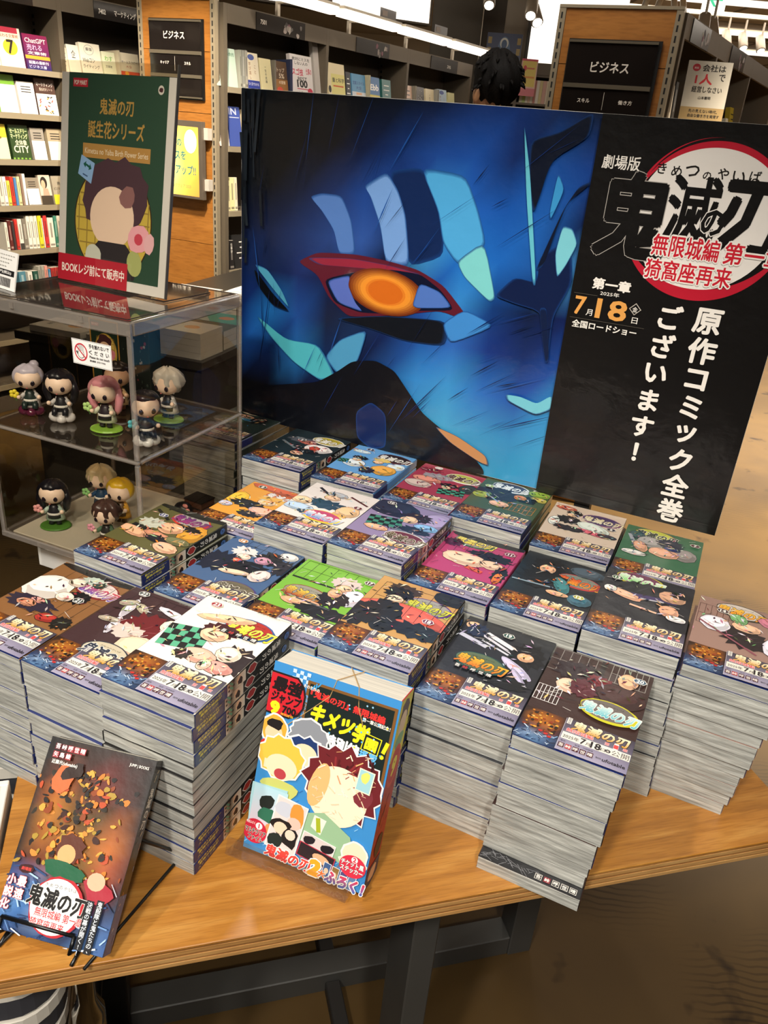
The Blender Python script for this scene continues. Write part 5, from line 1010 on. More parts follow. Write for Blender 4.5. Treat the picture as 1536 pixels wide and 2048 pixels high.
# ================================================================== BOOKSHELVES behind (levels are heights above the tabletop)
G1L = {0.84: [('F', -0.233, -0.097, 0.167, 'e4ecd8','g'), ('F', -0.094, 0.024, 0.156, 'f0e4d0','7'), ('F', 0.032, 0.159, 0.142, '5a1c50','chat'), ('F', 0.211, 0.255, 0.108, 'e8dcc8',''), ('F', 0.258, 0.324, 0.125, 'ece4d4','企'), ('F', 0.33, 0.449, 0.142, 'ece4d0','web'), ('F', 0.456, 0.534, 0.117, 'e8e8c8','ws'), ('S', 0.541, 0.554, 0.129, 'd8ccb0',''), ('F', 0.561, 0.684, 0.125, 'ece0c4','sale')],
 0.655: [('F', -0.248, -0.135, 0.125, 'd8ccb4',''), ('F', -0.13, -0.032, 0.154, '6c9c30','gr'), ('F', -0.022, 0.064, 0.133, 'e8e4e0','w'), ('F', 0.07, 0.176, 0.154, '4c342c','mk'), ('F', 0.229, 0.349, 0.133, 'e0d4c0','w'), ('F', 0.38, 0.501, 0.142, 'd8d0c0',''), ('F', 0.527, 0.656, 0.138, 'c8b8a0','w')],
 0.46: [('F', -0.224, -0.102, 0.146, 'd8c030','y'), ('F', -0.089, 0.01, 0.146, '28401c','city'), ('F', 0.021, 0.092, 0.138, '9c9488','w'), ('F', 0.108, 0.194, 0.138, 'b0a084','w'), ('F', 0.229, 0.336, 0.133, 'e0d4c0','w'), ('F', 0.38, 0.501, 0.142, 'd8c8a8','')],
 0.26: [('S', -0.185, -0.165, 0.125, 'd8d0c0',''), ('S', -0.162, -0.145, 0.125, 'ece4dc',''), ('S', -0.143, -0.127, 0.108, 'd8c850',''), ('S', -0.125, -0.107, 0.125, 'c83828',''), ('S', -0.105, -0.092, 0.121, '4c7cb4',''), ('S', -0.089, -0.074, 0.125, 'e8e0a0',''), ('S', -0.071, -0.061, 0.138, '8c7060',''), ('S', -0.058, -0.045, 0.138, 'f0ece4',''), ('F', -0.035, 0.032, 0.121, '8c8070','w'), ('F', 0.037, 0.1, 0.133, 'd8c8b8','ph'), ('F', 0.108, 0.182, 0.129, 'a89c88','yl'), ('S', 0.229, 0.258, 0.125, 'd8ccb8',''), ('S', 0.264, 0.288, 0.125, 'c04030','')],
 0.06: [('S', -0.18, -0.165, 0.125, 'e0d8c8',''), ('S', -0.162, -0.145, 0.133, '5c2420',''), ('S', -0.143, -0.13, 0.129, '383030',''), ('S', -0.127, -0.112, 0.138, 'c03028',''), ('S', -0.11, -0.089, 0.138, 'e0d8cc','bk'), ('S', -0.087, -0.066, 0.138, '7c7468',''), ('S', -0.064, -0.045, 0.15, 'ece4d4',''), ('S', -0.043, -0.024, 0.15, 'ece4d4',''), ('S', -0.022, -0.006, 0.15, 'e8e0cc',''), ('S', -0.003, 0.018, 0.15, 'dcd030',''), ('S', 0.021, 0.026, 0.138, 'ece4d4',''), ('S', 0.029, 0.048, 0.15, 'c43434',''), ('S', 0.051, 0.083, 0.138, 'ece0cc',''), ('S', 0.086, 0.103, 0.146, '3c806c',''), ('S', 0.106, 0.125, 0.146, 'e8dccc',''), ('S', 0.128, 0.148, 0.133, 'e8e0c4','')],
 -0.14: [('S', -0.137, -0.1, 0.096, '4c7c8c',''), ('S', -0.089, -0.064, 0.092, 'd8d4c8',''), ('S', -0.058, -0.032, 0.092, '244c40',''), ('S', -0.03, -0.014, 0.113, '989488',''), ('S', -0.011, 0.005, 0.113, 'a09c90',''), ('S', 0.007, 0.024, 0.113, 'd49080',''), ('S', 0.026, 0.04, 0.096, '3c7498',''), ('S', 0.042, 0.062, 0.1, 'a02c28',''), ('S', 0.064, 0.083, 0.1, 'a83430',''), ('S', 0.086, 0.103, 0.1, '9c2420',''), ('S', 0.106, 0.122, 0.117, '3c1c18','wt'), ('S', 0.125, 0.148, 0.117, '842420','')]}
G2L = {0.84: [('F', 0.007, 0.151, 0.158, 'b4c8b8','pg'), ('S', 0.158, 0.172, 0.157, '9c9c90',''), ('S', 0.175, 0.192, 0.158, '94948c',''), ('S', 0.196, 0.213, 0.159, 'a8a498',''), ('F', 0.22, 0.312, 0.157, 'e8dcc0','or'), ('F', 0.319, 0.407, 0.143, 'e4d8a8','cr'), ('S', 0.411, 0.423, 0.141, '7c766c',''), ('F', 0.43, 0.53, 0.143, '5c4430','top'), ('S', 0.534, 0.542, 0.153, '343c58',''), ('S', 0.546, 0.554, 0.158, '3c4460',''), ('F', 0.562, 0.743, 0.188, 'e4dcd8','best'), ('F', 0.761, 0.866, 0.269, 'ccc4bc','wb'), ('F', 0.879, 1.041, 0.181, 'e8d8b0','sci'), ('F', 1.05, 1.098, 0.151, '3c3c40',''), ('F', 1.108, 1.248, 0.149, '5c98c0','lb'), ('S', 1.258, 1.274, 0.152, 'c8c0a0',''), ('F', 1.284, 1.4, 0.149, '2c68a0','ebb'), ('F', 1.427, 1.526, 0.147, '2c6c68','tl'), ('F', 1.688, 1.778, 0.138, 'dcb8a0',''), ('S', 1.79, 1.808, 0.14, '9c9484',''), ('F', 1.82, 1.933, 0.141, '3c3028','dk'), ('F', 1.952, 2.063, 0.139, 'ecdcb4','cr'), ('S', 2.07, 2.083, 0.141, 'a8a498',''), ('S', 2.09, 2.103, 0.141, '98948c',''), ('F', 2.117, 2.24, 0.149, 'b8ccdc','or'), ('F', 2.262, 2.354, 0.14, 'd8d4a0','gn')],
 0.59: [('F', 0.02, 0.091, 0.169, '9c3c34','ven'), ('F', 0.098, 0.185, 0.172, '3c509c','in'), ('F', 0.206, 0.348, 0.165, 'c8b898','')],
 0.3: [('S', 0.046, 0.065, 0.138, 'e0d090',''), ('S', 0.069, 0.085, 0.138, 'ece0b0',''), ('S', 0.088, 0.115, 0.151, 'e8e0a8',''), ('S', 0.118, 0.138, 0.152, 'e8dcc0','')],
 0.02: [('S', 0.078, 0.111, 0.139, '242020','sg'), ('F', 0.125, 0.276, 0.162, '242222','')]}
G3L = {0.815: [('F', 0.028, 0.071, 0.053, 'd88830',''), ('S', 0.085, 0.129, 0.132, 'd8ccb8','rd'), ('S', 0.144, 0.182, 0.147, '34383c','nv'), ('S', 0.72, 0.771, 0.138, '4c8078',''), ('S', 0.792, 0.845, 0.152, 'a8a090',''), ('F', 1.247, 1.312, 0.084, 'e8e0c8',''), ('F', 1.339, 1.478, 0.138, 'b8a028','')],
 0.56: [('F', 0.071, 0.284, 0.113, 'd0c4a8',''), ('F', 0.325, 0.64, 0.122, 'b8a890','')]}
G0 = -24.0
ge, gn = edir(G0)
def deco(kind, w, h, c, rd):
    """flat print of one shelf book cover, mm"""
    a = Art(step=.00004); W, H = w * 1000, h * 1000; a.rect(0, 0, W, H, c); dark = int(c[:2], 16) < 130; ink = 'f0ece4' if dark else '2c2824'
    t = lambda s, x, y, hh, cc, ww=None, b=.03, **k: a.text(s, x * W, y * H, hh * H, cc, ww * W if ww else None, b, **k)
    if kind == '7': a.ell(.5 * W, .5 * H, .3 * W, .2 * H, 'f0d030', 0, 24); a.rect(0, .86 * H, .9 * W, H, 'b83048'); t('7', .38, .34, .34, '2c2420', .26, .04); t('伝わる文章術', .1, .74, .09, 'a86c50', .8)
    elif kind == 'chat': a.grad(0, 0, W, H, '20205c', '8c1c50'); a.rect(0, .30 * H, W, .40 * H, 'f0a030'); t('ChatGPT', .08, .76, .13, 'f4ece8', .84, .02); t('売れる', .12, .55, .17, 'd0b8d8', .6, .02); t('文章術', .12, .43, .09, 'ece8e0', .76, .02); t('話題の最新刊', .1, .16, .09, 'e8e4f0', .8, .02); t('ビジネス書', .1, .04, .09, 'c8c8e8', .7, .02)
    elif kind == '企': t('企', .34, .56, .26, ink, .34, .02)
    elif kind == 'web': a.ell(.45 * W, .8 * H, .24 * W, .16 * H, 'b8b4a8', 0, 20); a.ell(.45 * W, .8 * H, .21 * W, .14 * H, c, 0, 20); t('最強', .3, .77, .1, ink, .3, .02); t('Webコン', .08, .42, .13, ink, .6, .02); t('ライティング', .08, .24, .12, ink, .8, .02)
    elif kind == 'ws': t('わす', .2, .66, .18, '7cb84c', .6, .03); t('文章術', .2, .4, .1, ink, .5, .02)
    elif kind == 'sale': a.rect(0, 0, W, .34 * H, 'd8502c'); a.ell(.3 * W, .26 * H, .1 * W, .08 * H, 'f0b030', 0, 12); t('セールスコピー', .1, .62, .1, ink, .8, .02); t('大全', .3, .46, .1, 'a84830', .3, .02)
    elif kind in ('g', 'pg'): t('革命的', .55, .8, .1, '3c6c4c', .4, .02); [a.rrect(.3 * W, (.2 + .12 * i) * H, .4 * W, .015 * H, 0, '5c8474') for i in range(5)]
    elif kind == 'gr': a.rect(.06 * W, 0, W, .74 * H, 'f0ecd8')
    elif kind == 'w': a.rect(0, 0, W, .6 * H, 'ece6dc'); [a.rrect(.5 * W, (.68 + .08 * i) * H, .6 * W, .03 * H, 0, ink) for i in range(3)]
    elif kind == 'mk': a.rect(0, 0, W, .58 * H, 'f0e8dc'); t('マーケティング', .08, .78, .11, 'f0ece4', .84, .02); t('見るだけノート', .2, .66, .08, 'e8d8c8', .66, .02); [a.rrect(rd.uniform(.1, .9) * W, rd.uniform(.06, .5) * H, .12 * W, .03 * H, rd.uniform(-60, 60), rd.choice(['d89030', 'c04030', '2c2824'])) for i in range(16)]
    elif kind == 'y': a.rect(0, 0, W, .62 * H, 'f0f0b0'); a.ell(.45 * W, .62 * H, .34 * W, .07 * H, '7c6428', 0, 18); t('スキル', .1, .8, .12, ink, .7, .02)
    elif kind == 'city': t('セールスドリー', .06, .76, .13, 'e8f0b0', .88, .03); t('マーケティング', .06, .6, .15, 'e8f0b0', .88, .03); t('全体像', .24, .42, .15, 'd8d8c0', .6, .03); t('CITY', .12, .2, .2, 'e8e8c8', .78, .03); [a.rect(i * .2 * W, 0, (i * .2 + .1) * W, .05 * H, '7cac3c') for i in range(5)]
    elif kind == 'ph': a.rect(0, 0, W, .3 * H, '40362c'); a.ell(.42 * W, .74 * H, .3 * W, .2 * H, '2c2420', 0, 16); a.ell(.36 * W, .68 * H, .18 * W, .15 * H, 'd8b090', 0, 16); a.poly([(.2 * W, .3 * H), (.8 * W, .3 * H), (.7 * W, .54 * H), (.3 * W, .54 * H)], 'c8a088')
    elif kind == 'yl': a.rect(0, 0, W, .34 * H, 'f0d830'); t('商品.', .4, .68, .12, ink, .5, .03); t('ビジネスは', .1, .5, .1, ink, .8, .03); t('この一冊', .3, .38, .1, ink, .6, .02)
    elif kind == 'or': a.rect(0, 0, W, .26 * H, '2c3c94'); a.ell(.45 * W, .88 * H, .26 * W, .08 * H, '5060a0', 0, 14); a.vtext('学び直し', .3 * W, .76 * H, .1 * H, 'a8784c', .12 * H, .02); a.vtext('こと', .7 * W, .7 * H, .1 * H, 'a8784c', .14 * H, .02); t('ひと目でわかる', .1, .12, .08, 'e8e8f4', .8, .02)
    elif kind == 'cr': a.vtext('一生の武器', .5 * W, .8 * H, .09 * H, ink, .11 * H, .02)
    elif kind == 'top': a.rect(0, 0, W, .44 * H, '9c6c38'); t('トップ', .2, .66, .14, 'd8c8b0', .6, .02); t('5%', .34, .48, .14, 'e0d0b8', .4, .03); t('の習慣', .3, .3, .1, 'f0e0c8', .5, .02); a.ell(.34 * W, .1 * H, .24 * W, .11 * H, 'd85038', 0, 16)
    elif kind == 'best':
        t('絶対にミスを', .1, .86, .08, ink, .8, .02); t('しない人の', .2, .76, .08, ink, .6, .02); t('仕事の', .7, .55, .15, 'c8304c', .26, .03); t('スゴ技', .06, .5, .17, 'c8304c', .5, .04); t('BEST', .3, .38, .09, ink, .42, .02); t('100', .26, .22, .17, ink, .46, .06); a.rect(.24 * W, .17 * H, .78 * W, .19 * H, 'c8304c'); a.ell(.84 * W, .14 * H, .12 * W, .08 * H, 'c8304c', 0, 14); t('仕事の本', .3, .06, .06, ink, .4, .02)
    elif kind == 'wb': a.rect(.6 * W, .84 * H, .92 * W, .92 * H, '4c4844'); a.rect(.6 * W, .74 * H, .92 * W, .8 * H, '5c5854'); a.rect(.93 * W, 0, W, H, 'd8a8a0')
    elif kind == 'sci': a.rect(.2 * W, 0, W, .72 * H, 'e4d888'); t('量と科学', .26, .5, .12, ink, .7, .02); a.rect(.3 * W, .38 * H, .9 * W, .42 * H, 'd86c38'); a.ell(.1 * W, .3 * H, .08 * W, .1 * H, '2c2420', 0, 10)
    elif kind == 'lb': a.rect(0, 0, W, .4 * H, 'd8dce0'); t('営業スタイル', .08, .64, .12, '24508c', .84, .02); t('大全', .3, .48, .12, '24508c', .4, .02); a.rect(.3 * W, .3 * H, .7 * W, .38 * H, 'e8b080')
    elif kind == 'ebb': a.rect(0, 0, W, .38 * H, 'dcc838'); t('Ebb', .14, .54, .2, 'f4f4f0', .74, .05)
    elif kind == 'dk': a.rect(0, 0, W, .26 * H, 'ece8e0'); [a.ell(rd.uniform(.2, .8) * W, rd.uniform(.4, .9) * H, .03 * W, .014 * H, 'e0d8c8', 0, 8) for i in range(9)]
    elif kind == 'gn': a.rect(0, 0, W, .34 * H, '8cc040')
    elif kind == 'ven': a.rect(0, 0, W, .42 * H, 'd8ccc0'); t('ベンチャー', .06, .74, .1, 'f0e4dc', .9, .02); t('の作法', .3, .58, .1, 'f0e4dc', .6, .02); a.ell(.24 * W, .34 * H, .16 * W, .08 * H, '40508c', 0, 14)
    elif kind == 'in': t('IN', .1, .8, .16, 'c8ccdc', .6, .03); a.rect(.1 * W, .72 * H, .9 * W, .74 * H, 'c8ccdc')
    elif kind == 'sg': a.vtext('仕事学', .5 * W, .9 * H, .1 * H, 'e8e4dc', .12 * H, .04)
    elif kind == 'biz':
        a.rect(0, 0, W, .32 * H, 'a88c5c'); a.ell(.2 * W, .9 * H, .09 * W, .055 * H, 'b82c38', 0, 18); t('実話', .15, .88, .03, 'f0e0dc', .1, .02); t('会社は', .34, .85, .1, ink, .52, .04); t('1人', .22, .66, .15, 'c42c34', .38, .04); t('で', .74, .72, .1, ink, .14, .03); t('経営しなさい', .18, .54, .09, ink, .68, .03); t('山本憲明', .36, .44, .045, ink, .28, .03); t('先の見えない時代、', .2, .24, .05, '3c3428', .66, .02); t('自由な働き方を実現す', .2, .17, .05, '3c3428', .72, .02)
    else: [a.rrect(.5 * W, (.3 + .16 * i) * H, rd.uniform(.3, .7) * W, .035 * H, 0, ink) for i in range(4)]
    return a
CN = {'d8': 'cream', 'e': 'white'}
def cname(c):
    r, g, b = [int(c[i:i + 2], 16) for i in (0, 2, 4)]; mx, mn = max(r, g, b), min(r, g, b); v = mx / 255
    if mx - mn < 28: return 'white' if mx > 215 else 'light grey' if mx > 165 else 'grey' if mx > 110 else 'charcoal' if mx > 50 else 'black'
    if r >= g >= b:
        if g > .8 * r and b > .62 * g: return 'cream' if mx > 200 else 'beige' if mx > 140 else 'taupe'
        if g > .75 * r: return 'yellow' if mx > 170 else 'olive'
        if g > .5 * r: return 'orange' if mx > 190 else 'brown'
        return 'red' if mx > 140 else 'maroon'
    if g >= r and g >= b: return 'teal' if b > r * 1.3 else 'green'
    if b >= g >= r: return 'blue' if mx > 110 else 'navy'
    return 'purple'
SB = {}
def book_mesh(w, h, t, c, spine):
    k = (round(w, 3), round(h, 3), round(t, 3), c, spine)
    if k not in SB:
        a = Art(); a.v = []; A = []
        def quad(p, col): n = len(a.v); a.v += p; a.f.append((n, n + 1, n + 2, n + 3)); a.c.append([lin(col)] * 4)
        pg = 'd8d0c0'; g = .0012
        quad([(0, 0, 0), (w, 0, 0), (w, 0, h), (0, 0, h)], c); quad([(w, t, 0), (0, t, 0), (0, t, h), (w, t, h)], c)
        quad([(0, t, 0), (0, 0, 0), (0, 0, h), (0, t, h)], c if spine != 'face' else c); quad([(w, 0, 0), (w, t, 0), (w, t, h), (w, 0, h)], pg if spine == 'face' else c)
        quad([(0, 0, h), (w, 0, h), (w, t, h), (0, t, h)], pg); quad([(0, t, 0), (w, t, 0), (w, 0, 0), (0, 0, 0)], pg)
        SB[k] = a.obj('x', PRS, 'mesh')
    return SB[k]
SEEN = {}
WORDS = {'7': 'a big 7 on a yellow disc', 'chat': 'a purple cover and orange stripe', 'web': 'an oval title frame', 'sale': 'a red lower band', 'mk': 'a brown title band', 'city': 'dense pale lettering', 'best': 'red and black lettering', 'biz': 'a red 1 on it', 'ph': 'a dark portrait shape', 'top': 'a brown lower half', 'ebb': 'a yellow lower band', 'wb': 'a barcode on its back', 'sci': 'a pale yellow panel', 'ven': 'a pale lower half', 'in': 'big pale capitals', 'gn': 'a green lower band', 'dk': 'a white lower band', 'lb': 'a grey lower half', 'or': 'a small oval on top', 'yl': 'a yellow lower band', 'gr': 'a green top', 'sg': 'white vertical lettering'}
PLACE = {}
def put_books(GM, data, where, group, depth=.16):
    rd = random.Random(len(where))
    lev = sorted(data, reverse=True)
    for li, z in enumerate(lev):
        row = data[z]; names = {}
        for i, (k, x0, x1, h, c, kind) in enumerate(row):
            w = x1 - x0 - .0015; t = .022 if k == 'F' else .13; cn = cname(c)
            lean_ = RX(-9) if k == 'F' else RX(-3)
            m = GM @ T(x0, .014 if k == 'F' else .010, z + .0008) @ lean_
            if k == 'F': m = GM @ T(x0, .018, z + .0005) @ lean_
            names[cn] = names.get(cn, 0) + 1
            at = ['top row', 'second row', 'third row', 'fourth row', 'fifth row', 'sixth row'][li]
            ordn_ = '' if names[cn] == 1 else ['', 'second ', 'third ', 'fourth ', 'fifth ', 'sixth ', 'seventh ', 'eighth '][names[cn] - 1]
            what = ('%s face-out book with %s' % (cn, WORDS[kind])) if kind in WORDS and k == 'F' else ('%s%s book %s' % (ordn_, cn, 'facing out' if k == 'F' else 'standing spine out'))
            b = empty('shelf_book', m, '%s, %s, %s' % (what, at, where), 'book', group)
            link('book_block', book_mesh(w, h, t, c, 'face' if k == 'F' else 'spine'), b)
            if k == 'F': deco(kind, w, h, c, rd).obj('cover_print', PRS, b, basis((1, 0, 0), (0, 0, 1), (0, -1, 0), (0, -.0002, 0)))
            elif w > .012:
                a = Art(step=.00004); W, H = w * 1000, h * 1000; dark = int(c[:2], 16) < 150; ink = 'e8e0d4' if dark else '3c3630'
                a.rrect(.5 * W, .58 * H, .35 * W, .5 * H, 0, soft(c, ink, .45)); a.rect(.1 * W, .05 * H, .9 * W, .12 * H, soft(c, ink, .5))
                if kind == 'bk': a.rect(0, 0, W, .2 * H, '3c3834')
                if kind == 'sg': a.vtext('仕事学', .5 * W, .92 * H, .1 * H, 'e8e4dc', .12 * H, .04)
                if kind == 'wt': a.rect(.05 * W, .6 * H, .95 * W, .95 * H, 'd8c8bc')
                a.obj('spine_print', PRS, b, basis((1, 0, 0), (0, 0, 1), (0, -1, 0), (0, -.0002, 0)))
LBLM = pmat('label_strip', '2a2624', .25, coat=.5)
def gondola(P0, yaw, s0, s1, divs, levels, label, labels, both=True):
    GM = T(P0.x, P0.y, 0) @ RZ(yaw); g = empty('bookcase', GM @ T((s0 + s1) / 2, .2, FLOOR), label, 'bookcase'); MI = T(-(s0 + s1) / 2, -.2, -FLOOR)
    def gb(nm, b, mt, bv=0): return MB().box(*b).obj(nm, mt, g, MI, bevel=bv)
    D = .205; top = 1.165
    gb('back_panel', (s0, D, FLOOR + .08, s1, D + .012, top), SHELFD)
    gb('plinth', (s0, .01, FLOOR + .001, s1, D, FLOOR + .08), SHELFD)
    ds = [s0] + divs + [s1]
    for i, d in enumerate(ds):
        gb('upright', (d - .012, 0, FLOOR + .001, d + .012, .40, top), SHELF)
    for i in range(len(ds) - 1):
        a0, a1 = ds[i] + .0125, ds[i + 1] - .0125
        gb('header_panel', (a0, .0, 1.09, a1, .012, top), SHELF); gb('top_panel', (a0, .012, top - .012, a1, .40, top), SHELFD)
        for z in levels: gb('shelf', (a0, .004, z - .012, a1, D, z), SHELFD); gb('shelf_edge', (a0, -.006, z - .024, a1, .004, z), LIP)
        for k in range(16): gb('slot', (a1 + .0004 - .0016, D - .03, 1.06 - k * .03, a1 + .0004, D - .016, 1.075 - k * .03), SLOT) if i == 1 and k < 9 else None
    for (a0, a1, txts) in labels:
        L = gb('label_strip', (a0, -.004, 1.088, a1, -.0005, 1.160), LBLM); art = Art(step=.00004); W = (a1 - a0) * 1000
        for (tt, x, y, h, w) in txts: art.text(tt, x * W, y, h, 'e8e0d4', w, .03)
        if len(txts) == 0 or txts[0][0] == '7501':
            rd = random.Random(int(W)); [art.ell(rd.uniform(.55, .95) * W, rd.uniform(8, 50), rd.uniform(6, 20), rd.uniform(5, 16), rd.choice(['6c6460', '9c9088', '443c3c', 'b0a89c', '7c4c58']), rd.uniform(0, 90), 8, .3) for k in range(9)]
        if art.v: art.obj('label_print', PRM, L, basis((1, 0, 0), (0, 0, 1), (0, -1, 0), (a0, -.0044, 1.088)))
    return GM, g
LV = [.84, .655, .46, .26, .06, -.14, -.36, -.58]
GM1, g1 = gondola(Vector((-1.794, 4.0, 0)), 58, -1.45, 1.04, [-.62, .21], LV, 'taupe steel bookcase full of bright books, left of the first wooden end panel', [(-.5, .075, [('マーケティング', .42, 12, 30, 270)]), (.40, .66, [('7402', .1, 22, 20, 40), ('マーケティング', .45, 22, 26, 130)])])
put_books(GM1, G1L, 'left bookcase', 'books in the left bookcase')
PQ2 = ge * -2.47 + gn * 3.3
GM2, g2 = gondola(PQ2, 60, .045, 2.50, [.82, 1.65], [.84, .59, .30, .02, -.28, -.56], 'taupe steel bookcase behind the poster board, right of the first wooden end panel', [(.25, .62, [('7501', .08, 28, 18, 42), ('スキル', .55, 20, 24, 60)]), (1.08, 1.42, []), (1.92, 2.28, [('スキル', .6, 20, 20, 50)])])
put_books(GM2, G2L, 'middle bookcase', 'books in the middle bookcase')
PQ3 = ge * -.50 + gn * 3.3
GM3, g3 = gondola(PQ3, 60, .045, 2.3, [.63, 1.44], [.815, .56, .30, .02, -.28, -.56], 'taupe steel bookcase at the right, seen at a sharp angle', [(.12, .42, []), (.86, 1.2, [])])
put_books(GM3, G3L, 'right bookcase', 'books in the right bookcase')

bz = empty('shelf_book', T(PQ3.x + .105, PQ3.y, 0) @ RZ(60) @ T(.19, .10, .8158) @ RZ(-68) @ RX(-8), 'big cream book with a red 1, turned to face out in the right bookcase', 'book', 'books in the right bookcase')
link('book_block', book_mesh(.162, .232, .018, 'c8c0b0', 'face'), bz); deco('biz', .162, .232, 'c8c0b0', random.Random(3)).obj('cover_print', PRS, bz, basis((1, 0, 0), (0, 0, 1), (0, -1, 0), (0, -.0002, 0)))
# wooden end panels ------------------------------------------------------------------------
def end_panel(s0, s1, label, seams):
    M = basis(ge, UP, -gn, gn * 3.3 + ge * s0); W = s1 - s0
    p = empty('end_panel', M @ T(W / 2, FLOOR, 0), label, 'panel'); MI = T(-W / 2, -FLOOR, 0)
    def pb_(nm, b, mt, bv=0): return MB().box(*b).obj(nm, mt, p, MI, bevel=bv)
    zz = [FLOOR + .002] + seams + [1.168]
    for i in range(len(zz) - 1): pb_('board', (.026, zz[i] + .0012, -.022, W - .026, zz[i + 1] - .0012, -.002), PILW)
    pb_('frame_back', (.0, FLOOR + .002, -.03, W, 1.168, -.023), SHELF)
    for x in (0, W - .025):
        u = pb_('slotted_upright', (x, FLOOR + .002, -.022, x + .025, 1.172, .002), LIP)
        s = MB()
        for k in range(58): s.box(x + .009, FLOOR + .03 + k * .032, .0021, x + .015, FLOOR + .05 + k * .032, .0026)
        s.obj('slots', SLOT, p, MI)['kind'] = 'stuff'
    pb_('cap', (0, 1.168, -.03, W, 1.178, .003), LIP)
    return M, p
def dark_sign(M, x0, y0, w, rows, label, cut=0):
    s = empty('direction_sign', M @ T(x0, y0, .004), label, 'sign'); DK = pmat('sign_black', '211c1a', .12, coat=1, vary=.2, vscale=(6, 6, 6)); AL = pmat('sign_rail', '8c8270', .3, .6); y = 0
    MB().box(-.004, -sum(r[0] for r in rows) - .006, -.002, w + .012, .004, .004).obj('backing', pmat('sign_backing', '100e0d', .5), s)
    for h, txts in rows:
        MB().box(0, y - h + .006, .004, w, y - .008, .010).obj('plate', DK, s, bevel=.0008)
        MB().box(0, y - .008, .004, w, y, .014).obj('rail', AL, s); MB().box(0, y - h, .004, w, y - h + .006, .014).obj('rail', AL, s)
        a = Art(step=.00004)
        for (t, x, yy, hh, ww) in txts:
            if t == '|': a.rrect(x, yy, 1.6, hh, 0, 'd8d0c4')
            else: a.text(t, x, yy, hh, 'f0e8dc', ww, .03)
        if txts: a.obj('lettering', PRM, s, T(0, y - h, .0101))
        y -= h
    return s
M2, p2 = end_panel(-2.925, -2.488, 'left wooden bookcase end panel with slotted steel edges', [-.45, -.2, .14, .40, .72, .97])
M3, p3 = end_panel(-.945, -.505, 'right wooden bookcase end panel above the poster board', [-.45, -.1, .25, .55, .80, .99])
dark_sign(M2, .075, 1.090, .292, [(.128, [('ビジネス', 84, 52, 30, 118)]), (.094, [('スキル', 198, 44, 13, 36), ('キャリア', 60, 44, 13, 50), ('|', 144, 48, 58, 0)]), (.090, [('|', 144, 46, 58, 0)])], 'black hanging sign reading business on the left end panel')
dark_sign(M3, .060, 1.068, .318, [(.145, [('ビジネス', 92, 44, 34, 138)]), (.096, [('スキル', 62, 40, 14, 46), ('働き方', 214, 40, 14, 50), ('|', 158, 48, 58, 0)])], 'black hanging sign reading business on the right end panel')
# backlit yellow poster frame
lf = empty('framed_poster', M2 @ T(.135, .360, .03), 'framed yellow backlit poster on the left end panel, behind the green sign', 'poster')
MB().box(-.02, -.012, 0, .262, .325, .028).obj('frame', pmat('frame_steel', '7c7064', .35, .5), lf, bevel=.001)
for y in (.03, .25): MB().box(.262, y, -.02, .285, y + .05, .012).obj('bracket', pmat('bracket_white', 'c8c0b4', .4), lf)
a = Art(step=.00004); a.rect(0, 0, 242, 300, 'f0b840'); a.grid(0, 0, 242, 300, ['f0a840 f4c850 f8d858 f0b048', 'f8d860 fce880 f8d850 f0c050', 'fce878 fcf090 f8c858 f0a040', 'f4d060 f8d868 f0a848 e89040']); a.ell(196, 238, 36, 50, 'fcf4e8', 0, 30); a.poly([(196, 262), (214, 244), (205, 244), (207, 208), (189, 208), (191, 244), (180, 244)], 'b8d0ec'); a.ell(184, 268, 2, 2, 'e89080', 0, 8); a.ell(208, 268, 2, 2, 'e89080', 0, 8)
a.text('あなたの', 20, 214, 34, '34706c', 124, .04); a.text('ビジネスを', 6, 158, 38, '34706c', 160, .04); a.text('スキルアップ!!', 0, 92, 42, '34706c', 224, .04); a.text('ビジネスブックフェア 2025', 8, 34, 16, '8c8c50', 186, .02)
a.obj('poster_print', PRE, lf, T(0, 0, .0283))

